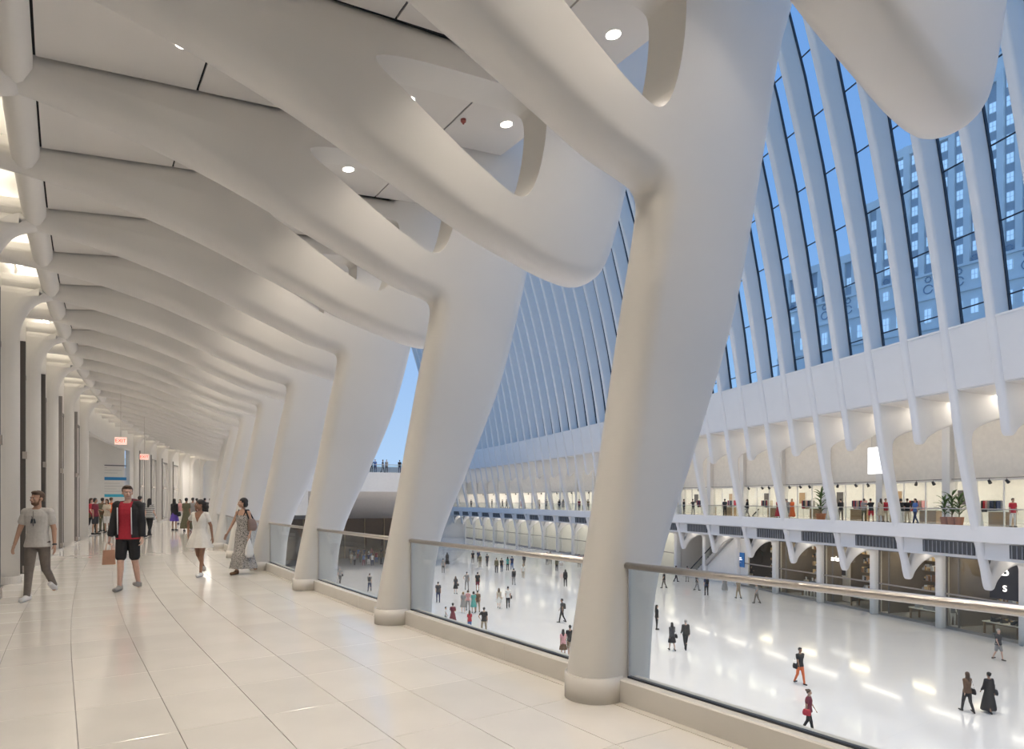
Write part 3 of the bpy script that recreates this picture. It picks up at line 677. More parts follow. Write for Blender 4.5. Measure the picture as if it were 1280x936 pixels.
for c in range(NC):
    t0 = T0+c*P; tp = tops(t0+P/2)
    tbox('pier', t0-.55, t0+.55, -1.2, .35 if c % 2 else .0, 49, tp+.8, LIME, tw)
    tbox('spandrel_strip', t0+.55, t0+P-.55, -1.2, -.55, 49, tp-1, SPAN, tw)
    tbox('parapet', t0, t0+P, -1.2, .1, tp-1, tp+.8, LIME, tw)
    z = 52.4
    while z < tp-2:
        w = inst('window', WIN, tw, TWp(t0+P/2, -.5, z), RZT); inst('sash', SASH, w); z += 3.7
    z = 46.6
    if c % 2 == 0:
        w = inst('window', WIN, tw, TWp(t0+P/2, .1, z), RZT); inst('sash', SASH, w)
    w = inst('window', WIN, tw, TWp(t0+P/2, .1, 40.3), RZT, (1.15, 1, 1.5)); inst('sash', SASH, w)
tbox('facade_band', T0-8, T0+NC*P, -1.2, 0.02, HZ, 49, LIME, tw); tbox('string_course', T0-8, T0+NC*P, -.2, .45, 48.7, 49.2, LIME, tw); tbox('string_course', T0-8, T0+NC*P, -.2, .4, 43.6, 44.0, LIME, tw)
tbox('string_course', T0-8, T0+NC*P, -.2, .35, 37.3, 37.7, LIME, tw)
RO = bpy.data.meshes.new('rosette'); bm = bmesh.new()
for i in range(10):
    a_ = i*PI/5; bmesh.ops.create_icosphere(bm, subdivisions=1, radius=.16, matrix=Matrix.Translation((.55*math.cos(a_), -.05, .55*math.sin(a_))))
bm.to_mesh(RO); bm.free(); RO.materials.append(mat('carved_dark', (.30, .38, .48), .8))
AR = bpy.data.meshes.new('carved_arch'); bm = bmesh.new()
for i in range(12):
    a0, a1 = PI*.1+i*PI*1.8/12, PI*.1+(i+1)*PI*1.8/12; cyl(bm, (.9*math.cos(a0), -.05, .9*math.sin(a0)), (.9*math.cos(a1), -.05, .9*math.sin(a1)), .1, seg=6)
bm.to_mesh(AR); bm.free(); AR.materials.append(MATS['carved_dark'])
for c in range(NC):
    inst('rosette', RO, tw, TWp(T0+c*P+P/2, .08, 50.2 if 0 else 47.9 if c % 2 else 49.9), RZT)
    if c % 2: inst('carved_arch', AR, tw, TWp(T0+c*P+P/2, .08, 45.9), RZT)
tw2 = thing('slab_tower', 'pale blue building rising behind the stone tower at the right edge', 'building')
def quadbox(nm, px0, px1, d, dep, z0, z1, m, parent):
    a_, b_ = ray(px0, d), ray(px1, d); f = Vector((st, ct, 0))*dep
    V = [a_, b_, b_+f, a_+f]; V = [v+Vector((0, 0, z0)) for v in V]+[v+Vector((0, 0, z1)) for v in V]
    return me_obj(nm, V, BF, m, parent)
quadbox('block', 1238, 1262, 175, 15, HZ, 190, mat('glass_tower', (.35, .5, .62), .3), tw2)
quadbox('block', 1060, 1100, 190, 15, HZ, 66, LIME, tw2)

struct(sweep('wall_north_outer', opf, [(-42, HZ), (13, HZ), (13, 9), (-42, 9)], [121, 121.4], OPAINT), 'white wall closing the far end of the hall')
# unseen white sheet added between both sides, cuts blue sky light and bounces white
struct(me_obj('roof_sky_block', [Vector((9, -14, 46.1)), OP(-30, -10.5, 46.1), OP(30, -10.5, 46.1), OP(70, -10.5, 46.1), OP(108, -10.5, 46.1), Vector((24, 108, 46.1)), Vector((15, 60, 46.1)), Vector((10, 20, 46.1))], [tuple(range(8))], WALLW), 'added white sheet over the hall blocking sky light')
ourglass = []
us2 = srange(-10, 74, 6)
struct(sweep('window_60', WP, [(5.6, 8.0), (5.65, 8.0), (7.9, 18), (10.9, 29.9), (13.2, 46), (13.1, 46), (10.8, 29.9), (7.8, 18)], us2, ROOFG), 'roof glazing above the gallery')
#@@ENDHALL
# ================================================================== PEOPLE
import numpy as np
def V3(*a): return Vector(a)
def p_cap(bm, A, B, ra, rb, seg=12, flat=1.0):
    A, B = Vector(A), Vector(B); d = B-A; L = max(d.length, 1e-5); q = d.to_track_quat('Z', 'Y').to_matrix()
    rings = []
    for t in (-80, -50, -20): rings.append((ra*math.sin(math.radians(t)), ra*math.cos(math.radians(t))))
    for t in (20, 50, 80): rings.append((L+rb*math.sin(math.radians(t)), rb*math.cos(math.radians(t))))
    prev = None
    for z, r in rings:
        cur = [bm.verts.new(A+q @ Vector((r*math.cos(2*PI*i/seg), r*flat*math.sin(2*PI*i/seg), z))) for i in range(seg)]
        if prev:
            for i in range(seg): bm.faces.new((prev[i], prev[(i+1) % seg], cur[(i+1) % seg], cur[i]))
        else: bm.faces.new(list(reversed(cur)))
        prev = cur
    bm.faces.new(prev)
def p_ell(bm, C, r, m=None, sub=2):
    mt = Matrix.Translation(C)
    if m is not None: mt = mt @ m
    bmesh.ops.create_icosphere(bm, subdivisions=sub, radius=1, matrix=mt @ Matrix.Diagonal((r[0], r[1], r[2], 1)))
def p_loft(bm, rings, seg=20):
    """rings: (cx, cy, z, rx, ry)"""
    prev = None
    for (x, y, z, rx, ry) in rings:
        cur = [bm.verts.new((x+rx*math.copysign(abs(math.cos(2*PI*i/seg))**.85, math.cos(2*PI*i/seg)), y+ry*math.copysign(abs(math.sin(2*PI*i/seg))**.9, math.sin(2*PI*i/seg)), z)) for i in range(seg)]
        if prev:
            for i in range(seg): bm.faces.new((prev[i], prev[(i+1) % seg], cur[(i+1) % seg], cur[i]))
        else: bm.faces.new(list(reversed(cur)))
        prev = cur
    bm.faces.new(prev)
def fuse(name, bm, voxel, cut=None, smooth=3, solid=0):
    me = bpy.data.meshes.new(name); bm.to_mesh(me); bm.free()
    o = bpy.data.objects.new(name, me); COL.objects.link(o)
    r = o.modifiers.new('r', 'REMESH'); r.mode = 'VOXEL'; r.voxel_size = voxel
    if smooth: s = o.modifiers.new('s', 'SMOOTH'); s.iterations = smooth; s.factor = .5
    out = bpy.data.meshes.new_from_object(o.evaluated_get(bpy.context.evaluated_depsgraph_get()))
    bpy.data.objects.remove(o); bpy.data.meshes.remove(me)
    if cut:
        b = bmesh.new(); b.from_mesh(out)
        bmesh.ops.delete(b, geom=[f for f in b.faces if cut(f.calc_center_median(), f.normal)], context='FACES'); b.to_mesh(out); b.free()
    out.name = name; out.polygons.foreach_set('use_smooth', [True]*len(out.polygons)); out.materials.clear()
    return out
BASE = dict(LL=(0, 0, .03), LR=(0, 0, .03), AL=(0, 8, 8), AR=(0, 8, 8), yaw=0, FL=0, FR=0, lean=0)
def joints(pose, fem=False):
    p = dict(BASE); p.update(pose); J = {}
    rad = math.radians
    sw = .138 if fem else .162
    J['lean'] = p['lean']
    for sd, k, a, f in ((1, 'L', p['LL'], p['FL']), (-1, 'R', p['LR'], p['FR'])):
        hip = V3(sd*.088, 0, .92); th, kb, spd = a
        kn = hip+V3(sd*spd, -math.sin(rad(th)), -math.cos(rad(th))).normalized()*.43
        an = kn+V3(sd*spd*.3, -math.sin(rad(th-kb)), -math.cos(rad(th-kb))).normalized()*.41
        toe = an+V3(sd*.03, -math.cos(rad(f)), -math.sin(rad(f))).normalized()*.16+V3(0, 0, -.045)
        J['hip'+k], J['kn'+k], J['an'+k], J['toe'+k] = hip, kn, an, toe
        J['heel'+k] = an+V3(0, .035*math.cos(rad(f)), -.045+.03*math.sin(rad(f)))
    for sd, k, a in ((1, 'L', p['AL']), (-1, 'R', p['AR'])):
        sh = V3(sd*sw, 0, 1.425); fw, ab, eb = a
        d = V3(sd*math.sin(rad(ab)), -math.sin(rad(fw)), -math.cos(rad(fw))*math.cos(rad(ab))).normalized()
        el = sh+d*.29
        inw = a[3] if len(a) > 3 else 0 if False else (p.get('in'+k, 0))
        d2 = V3(sd*math.sin(rad(ab*.5))-sd*math.sin(rad(inw)), -math.sin(rad(fw+eb)), -math.cos(rad(fw+eb))).normalized()
        wr = el+d2*.25
        J['sh'+k], J['el'+k], J['wr'+k], J['hd'+k] = sh, el, wr, d2
    lo = min(J['toe'+k].z-.025 for k in 'LR'); lo = min(lo, min(J['heel'+k].z-.03 for k in 'LR'))
    for k in list(J):
        if isinstance(J[k], Vector) and not k.startswith('hd'): J[k] = J[k]-V3(0, 0, lo)
    J['dz'] = -lo; J['yaw'] = rad(p['yaw']); J['fem'] = fem
    # lean the upper body
    return J
def torso_rings(J, inf=0.0, z0=.86, z1=1.47):
    dz = J['dz']; f = J['fem']
    R = [(.84, .13, .10), (.90, .165, .115), (.98, .155 if not f else .165, .11), (1.08, .135 if not f else .118, .10), (1.18, .145 if not f else .128, .105 if not f else .11), (1.28, .165 if not f else .145, .118 if not f else .125), (1.36, .175 if not f else .15, .112), (1.42, .165 if not f else .135, .09), (1.46, .10, .07), (1.49, .06, .058)]
    ln = math.tan(math.radians(J['lean']))
    out = []
    for z, a, b in R:
        if z0-.02 <= z <= z1+.02: out.append((0, .005-ln*(z-.92), z+dz, a+inf, b+inf))
    return out
def head_c(J): return V3(0, -.02-math.tan(math.radians(J['lean']))*.7, 1.635+J['dz'])
def hand(bm, J, k, detail, curl=.5):
    W = J['wr'+k]; d = J['hd'+k]; sd = 1 if k == 'L' else -1
    n = V3(-sd, 0, 0); n = (n-d*n.dot(d)).normalized(); f = d.cross(n); f = f if f.y < 0 else -f
    if not detail:
        p_ell(bm, W+d*.08, (.022, .04, .085), d.to_track_quat('Z', 'Y').to_matrix().to_4x4(), 1); return
    q = Matrix((n, f, d)).transposed().to_4x4()
    p_ell(bm, W+d*.05, (.017, .038, .055), q, 2)
    for i, L in enumerate((.072, .08, .074, .058)):
        b = W+d*.088+f*(.030-.02*i); a = curl*(.5+.12*i)
        m = b+(d*math.cos(a*.5)+n*math.sin(a*.5))*L*.55; e = m+(d*math.cos(a*1.6)+n*math.sin(a*1.6))*L*.5
        p_cap(bm, b, m, .0098, .0088, 8); p_cap(bm, m, e, .0088, .0075, 8)
    b = W+d*.028+f*.028; m = b+(d*.75+f*.6+n*.2).normalized()*.042; e = m+(d*.95+f*.15+n*.3).normalized()*.032
    p_cap(bm, b, m, .0125, .010, 8); p_cap(bm, m, e, .010, .008, 8)
def body_mesh(J, voxel, detail=False, curl=.5):
    bm = bmesh.new(); dz = J['dz']
    p_loft(bm, torso_rings(J))
    hc = head_c(J); top = torso_rings(J)[-1]
    p_cap(bm, (top[0], top[1]+.005, top[2]-.06), hc+V3(0, .02, -.06), .058 if not J['fem'] else .05, .052 if not J['fem'] else .045)
    Y = Matrix.Rotation(J['yaw'], 3, 'Z')
    def hp(x, y, z): return hc+Y @ V3(x, y, z)
    Y4 = Y.to_4x4()
    p_ell(bm, hp(0, .018, .03), (.074, .092, .086), Y4, 3); p_ell(bm, hp(0, -.018, -.02), (.061, .070, .088), Y4, 3)
    p_ell(bm, hp(0, -.045, -.075), (.034, .034, .028), Y4)
    if detail:
        p_cap(bm, hp(0, -.084, .012), hp(0, -.103, -.028), .008, .0135, 8); p_ell(bm, hp(0, -.086, .022), (.05, .012, .010), Y4)
        for sd in (-1, 1):
            p_ell(bm, hp(sd*.073, .012, -.008), (.009, .020, .032), Y4); p_ell(bm, hp(sd*.034, -.068, -.025), (.024, .018, .022), Y4)
            p_ell(bm, hp(sd*.011, -.094, -.034), (.009, .009, .007), Y4)
        p_ell(bm, hp(0, -.086, -.055), (.024, .010, .006), Y4); p_ell(bm, hp(0, -.084, -.066), (.020, .010, .006), Y4)
    else:
        p_cap(bm, hp(0, -.08, .01), hp(0, -.1, -.025), .012, .014, 6)
    w = .88 if J['fem'] else 1.0
    for k in 'LR':
        sd = 1 if k == 'L' else -1
        p_cap(bm, J['sh'+k]+V3(-sd*.08, 0, .0), J['sh'+k]+V3(sd*.005, 0, -.01), .058*w, .055*w); p_cap(bm, J['sh'+k]+V3(0, 0, -.01), J['el'+k], .052*w, .040*w); p_cap(bm, J['el'+k], J['wr'+k], .040*w, .026*w)
        hand(bm, J, k, detail, curl)
        p_cap(bm, J['hip'+k]+V3(0, 0, -.01), J['kn'+k], .088 if not J['fem'] else .09, .055*w, 14)
        d = (J['an'+k]-J['kn'+k]); p_cap(bm, J['kn'+k], J['kn'+k]+d*.3+V3(0, .012, 0), .052*w, .055*w); p_cap(bm, J['kn'+k]+d*.3+V3(0, .012, 0), J['an'+k], .054*w, .034*w)
        p_cap(bm, J['heel'+k], J['toe'+k]+V3(0, 0, .005), .034, .028, 10); p_cap(bm, J['an'+k], J['heel'+k]+V3(0, -.02, 0), .036, .034, 10)
    return fuse('body', bm, voxel, None, 3 if not detail else 2)
def shoe_mesh(J, k, voxel, big=False):
    bm = bmesh.new(); w = .042 if not big else .046
    h, t = J['heel'+k]+V3(0, .005, .008), J['toe'+k]+V3(0, 0, .008)
    p_cap(bm, h, t, w, w*.9, 12); m = h.lerp(t, .35)+V3(0, 0, .02); p_cap(bm, h+V3(0, 0, .03), m, w*.95, w*.9, 12)
    zmin = min(h.z, t.z)-.03
    return fuse('shoe', bm, voxel, None, 2)
def sleeve(bm, J, k, frac, inf, w=1.0):
    sd = 1 if k == 'L' else -1
    p_cap(bm, J['sh'+k]+V3(-sd*.09, 0, .0), J['sh'+k]+V3(sd*.004, 0, -.008), .058+inf, .057+inf)
    if frac <= 1: p_cap(bm, J['sh'+k]+V3(0, 0, -.01), J['sh'+k].lerp(J['el'+k], frac), .054+inf, .050+inf*1.5)
    else:
        p_cap(bm, J['sh'+k], J['el'+k], .054+inf, .044+inf); p_cap(bm, J['el'+k], J['el'+k].lerp(J['wr'+k], min(1, frac-1)), .044+inf, .034+inf)
def top_mesh(J, typ, voxel, inf=.012):
    bm = bmesh.new()
    R = torso_rings(J, inf, .90, 1.46); r0 = R[0]; lo = .86+J['dz']
    if typ == 'tank':
        p_loft(bm, R); return fuse('top', bm, voxel)
    R = [(r0[0], r0[1], lo, r0[3]*1.07, r0[4]*1.09)]+R; R[1] = (r0[0], r0[1], r0[2], r0[3]*1.05, r0[4]*1.06)
    p_loft(bm, R)
    for k in 'LR': sleeve(bm, J, k, {'tee': .55, 'long': 1.85}[typ], inf)
    return fuse('top', bm, voxel, None, 2)
def bottom_mesh(J, typ, voxel, inf=.012):
    bm = bmesh.new(); f = J['fem']
    if typ in ('trousers', 'shorts'):
        p_loft(bm, torso_rings(J, inf*.8, .84, 1.0))
        for k in 'LR':
            hip, kn, an = J['hip'+k], J['kn'+k], J['an'+k]
            if typ == 'shorts': p_cap(bm, hip+V3(0, 0, -.01), hip.lerp(kn, .80), .092+inf, .074+inf, 14)
            else:
                p_cap(bm, hip+V3(0, 0, -.01), kn, .090+inf, .058+inf, 14); p_cap(bm, kn, an+V3(0, 0, .02), .057+inf, .040+inf, 12)
        return fuse(typ, bm, voxel, None, 2)
    z0, w0, top = {'skirt': (.52, .24, 1.02), 'dress': (.50, .25, 1.05), 'long_dress': (.16, .30, 1.05)}[typ]
    dz = J['dz']; n = 40; seg = 9
    mx = (J['knL'].y+J['knR'].y)/2*.5
    rings = []
    for i in range(seg+1):
        t = i/seg; z = top+(z0-top)*t+dz
        rx = .135+(w0-.135)*min(1, t*1.15)**.8; ry = .115+(w0*.8-.115)*min(1, t*1.1)**.8
        rings.append([(rx*(1+.05*t*math.sin(7*a*2*PI/n*1.0))*math.cos(2*PI*a/n), mx*t+ry*(1+.06*t*math.cos(9*a*2*PI/n))*math.sin(2*PI*a/n), z) for a in range(n)])
    me = bpy.data.meshes.new(typ); V = [v for r in rings for v in r]; F = [(i*n+a, (i+1)*n+a, (i+1)*n+(a+1) % n, i*n+(a+1) % n) for i in range(seg) for a in range(n)]
    me.from_pydata(V, [], F); me.update(); me.polygons.foreach_set('use_smooth', [True]*len(me.polygons)); return me
def hair_mesh(J, typ, voxel):
    bm = bmesh.new(); hc = head_c(J); Y = Matrix.Rotation(J['yaw'], 3, 'Z'); Y4 = Y.to_4x4()
    def hp(x, y, z): return hc+Y @ V3(x, y, z)
    p_ell(bm, hp(0, .026, .044), (.083, .096, .086), Y4, 3)
    if typ == 'short':
        p_ell(bm, hp(0, -.03, .095), (.060, .055, .030), Y4); p_ell(bm, hp(0, .07, -.01), (.062, .04, .055), Y4)
        c = lambda co, n: (Y.transposed() @ (co-hc)).z < (.055 if (Y.transposed() @ (co-hc)).y < -.02 else -.0)-(.05 if (Y.transposed() @ (co-hc)).y > .05 else 0)
    elif typ == 'long':
        p_cap(bm, hp(0, .07, .0), hp(0, .105, -.26), .078, .062, 12)
        for sd in (-1, 1): p_cap(bm, hp(sd*.062, .03, .02), hp(sd*.085, .04, -.2), .030, .028, 10)
        c = lambda co, n: (Y.transposed() @ (co-hc)).y < -.045 and (Y.transposed() @ (co-hc)).z < .05
    elif typ == 'bun':
        p_ell(bm, hp(0, .12, .07), (.045, .045, .045), Y4); p_ell(bm, hp(0, .07, -.02), (.062, .04, .055), Y4)
        c = lambda co, n: (Y.transposed() @ (co-hc)).y < -.03 and (Y.transposed() @ (co-hc)).z < .05
    elif typ == 'bob':
        for sd in (-1, 1): p_cap(bm, hp(sd*.066, .03, .03), hp(sd*.074, .03, -.06), .034, .036, 10)
        p_ell(bm, hp(0, .07, -.03), (.075, .05, .07), Y4)
        c = lambda co, n: (Y.transposed() @ (co-hc)).y < -.04 and (Y.transposed() @ (co-hc)).z < .055
    elif typ == 'ponytail':
        p_ell(bm, hp(0, .06, -.01), (.066, .045, .06), Y4)
        for q, (dx, dy, z, r) in enumerate(((.0, .115, .02, .055), (.02, .135, -.05, .07), (.03, .13, -.13, .06), (.03, .12, -.19, .035))): p_ell(bm, hp(dx, dy, z), (r, r*.9, r), Y4)
        c = lambda co, n: (Y.transposed() @ (co-hc)).y < -.05 and (Y.transposed() @ (co-hc)).z < .058
    return fuse('hair', bm, voxel, c, 2)
SKIN = {k: mat('skin_'+k, v, .55, var=.05, scale=20) for k, v in (('pale', (.62, .40, .31)), ('tan', (.48, .29, .20)), ('brown', (.30, .16, .10)), ('dark', (.14, .075, .05)))}
HAIR = {k: mat('hair_'+k, v, .6, var=.2, scale=60) for k, v in (('black', (.02, .017, .015)), ('brown', (.08, .045, .025)), ('fair', (.35, .22, .11)), ('grey', (.35, .34, .33)))}
def cloth(nm, c): return mat('cloth_'+nm, c, .85, var=.10, scale=14, bump=.15)
CL = {k: cloth(k, v) for k, v in dict(black=(.02, .02, .022), charcoal=(.06, .06, .065), grey=(.30, .29, .28), white=(.80, .78, .74), beige=(.60, .52, .40), khaki=(.36, .29, .20), navy=(.03, .045, .11),
      blue=(.08, .16, .38), teal=(.10, .38, .34), red=(.50, .03, .05), maroon=(.20, .03, .05), orange=(.80, .17, .05), pink=(.72, .36, .36), olive=(.13, .12, .07), purple=(.12, .07, .38), brown=(.16, .09, .05), taupe=(.17, .145, .125)).items()}
# striped cloth and printed cloth
def striped(nm, c1, c2, sc_, kind='z'):
    m = bpy.data.materials.new(nm); m.use_nodes = True; n = m.node_tree; b = n.nodes['Principled BSDF']; b.inputs['Roughness'].default_value = .85
    t = n.nodes.new('ShaderNodeTexCoord'); r = n.nodes.new('ShaderNodeValToRGB'); r.color_ramp.interpolation = 'CONSTANT'
    r.color_ramp.elements[0].color = tuple(c1)+(1,); r.color_ramp.elements[1].color = tuple(c2)+(1,); r.color_ramp.elements[1].position = .5
    if kind == 'z':
        w = n.nodes.new('ShaderNodeTexWave'); w.bands_direction = 'Z'; w.inputs['Scale'].default_value = sc_
        n.links.new(t.outputs['Object'], w.inputs['Vector']); n.links.new(w.outputs['Fac'], r.inputs[0])
    else:
        w = n.nodes.new('ShaderNodeTexVoronoi'); w.inputs['Scale'].default_value = sc_; w2 = n.nodes.new('ShaderNodeTexWave'); w2.bands_direction = 'Z'; w2.inputs['Scale'].default_value = 3.2; w2.inputs['Distortion'].default_value = 6
        mm = n.nodes.new('ShaderNodeMath'); mm.operation = 'MULTIPLY'
        n.links.new(t.outputs['Object'], w.inputs['Vector']); n.links.new(t.outputs['Object'], w2.inputs['Vector'])
        n.links.new(w.outputs['Distance'], mm.inputs[0]); n.links.new(w2.outputs['Fac'], mm.inputs[1]); n.links.new(w.outputs['Distance'], r.inputs[0]); r.color_ramp.elements[1].position = .36
    n.links.new(r.outputs[0], b.inputs['Base Color']); return m
CL['stripe'] = striped('cloth_striped', (.03, .03, .03), (.8, .78, .74), 5.5)
PRINT = striped('cloth_printed', (.025, .028, .03), (.42, .40, .38), 42, 'v')
POSES = {'stand': dict(LL=(2, 2, .05), LR=(-2, 2, .05), AL=(4, 8, 12), AR=(-2, 8, 10)),
         'walk': dict(LL=(15, 4, .0), LR=(-9, 18, .0), FL=-4, FR=-22, AL=(-12, 5, 10), AR=(14, 5, 18)),
         'walk2': dict(LR=(15, 4, .0), LL=(-9, 18, .0), FR=-4, FL=-22, AR=(-12, 5, 10), AL=(14, 5, 18)),
         'phone': dict(LL=(3, 2, .08), LR=(-3, 2, .06), AL=(20, 10, 85), AR=(15, 10, 92), lean=2),
         'hip': dict(LL=(3, 2, .12), LR=(-3, 2, .10), AL=(-8, 38, 50), AR=(0, 8, 10), inL=40),
         'rail': dict(LL=(8, 4, .06), LR=(-2, 4, .05), AL=(50, 12, 40), AR=(48, 12, 42), lean=8)}
MC = {}
def cached(key, fn):
    if key not in MC: MC[key] = fn()
    return MC[key]
def oinst(nm, me, parent, m):
    if not me.materials: me.materials.append(SKIN['tan'])
    o = bpy.data.objects.new(nm, me); COL.objects.link(o); o.parent = parent
    o.material_slots[0].link = 'OBJECT'; o.material_slots[0].material = m; return o
PFN = dict(body='person')
bagp = None
def backpack_mesh(J):
    bm = bmesh.new(); dz = J['dz']; p_loft(bm, [(0, .20, 1.02+dz, .12, .07), (0, .20, 1.1+dz, .15, .09), (0, .19, 1.3+dz, .145, .085), (0, .17, 1.42+dz, .10, .06)], 16)
    for sd in (-1, 1): p_cap(bm, (sd*.09, .12, 1.44+dz), (sd*.10, -.115, 1.36+dz), .018, .018, 6); p_cap(bm, (sd*.10, -.12, 1.36+dz), (sd*.12, -.02, 1.1+dz), .018, .018, 6)
    return fuse('backpack', bm, .025, None, 1)
def handbag_mesh(J):
    bm = bmesh.new(); dz = J['dz']; p_loft(bm, [(-.27, .0, .78+dz, .05, .15), (-.27, .0, .90+dz, .06, .17), (-.26, .0, 1.02+dz, .045, .13)], 14)
    p_cap(bm, (-.26, -.10, 1.0+dz), (-.17, .0, 1.47+dz), .014, .014, 6); p_cap(bm, (-.26, .10, 1.0+dz), (-.17, .02, 1.47+dz), .014, .014, 6)
    return fuse('shoulder_bag', bm, .022, None, 1)
def small_person(loc, f, H, pose, fem, top, tc, bot, bc, hair, hc, skin, label, group, bag=None, lod=True):
    key = (pose, fem); J = cached(('J',)+key, lambda: joints(POSES[pose], fem)); vx = .024
    t = thing('person', label, 'person', loc, -TH+math.radians(f), group); s = H/1.75; t.scale = (s, s, s)
    oinst('body', cached(('body',)+key, lambda: body_mesh(J, vx)), t, SKIN[skin])
    oinst('hair', cached(('hair', hair)+key, lambda: hair_mesh(J, hair, vx)), t, HAIR[hc])
    if top: oinst({'tee': 'shirt', 'long': 'jacket', 'tank': 'top'}[top], cached(('top', top)+key, lambda: top_mesh(J, top, vx)), t, CL[tc])
    if bot: oinst(bot, cached(('bot', bot)+key, lambda: bottom_mesh(J, bot, vx)), t, CL[bc])
    for k in 'LR': oinst('shoe', cached(('shoe', k)+key, lambda: shoe_mesh(J, k, vx)), t, CL['black'] if hc != 'fair' else CL['white'])
    if bag: oinst({'b': 'backpack', 'h': 'shoulder_bag'}[bag[0]], cached(('bag', bag[0])+key, lambda: (backpack_mesh if bag[0] == 'b' else handbag_mesh)(J)), t, CL[bag[1]])
    return t
TN = dict(tee='t-shirt', long='jacket', tank='sleeveless top')
BN = dict(trousers='trousers', shorts='shorts', skirt='skirt', dress='dress', long_dress='long dress')
def describe(top, tc, bot, bc, bag, where):
    if 'dress' in bot: a = '%s %s' % (bc, BN[bot])
    else: a = '%s %s and %s %s' % (tc if tc != 'stripe' else 'striped', TN[top], bc, BN[bot])
    if bag: a += ' with %s %s' % (bag[1], 'backpack' if bag[0] == 'b' else 'bag')
    a = 'person in '+a; w = (a+' '+where).replace(',', '').split()
    for dr in ('the', 'of', 'in', 'on', 'with'):
        while len(w) > 16 and dr in w[4:]: w.reverse(); w.remove(dr); w.reverse()
    return ' '.join(w[:16])
HF = 'people on the hall floor'
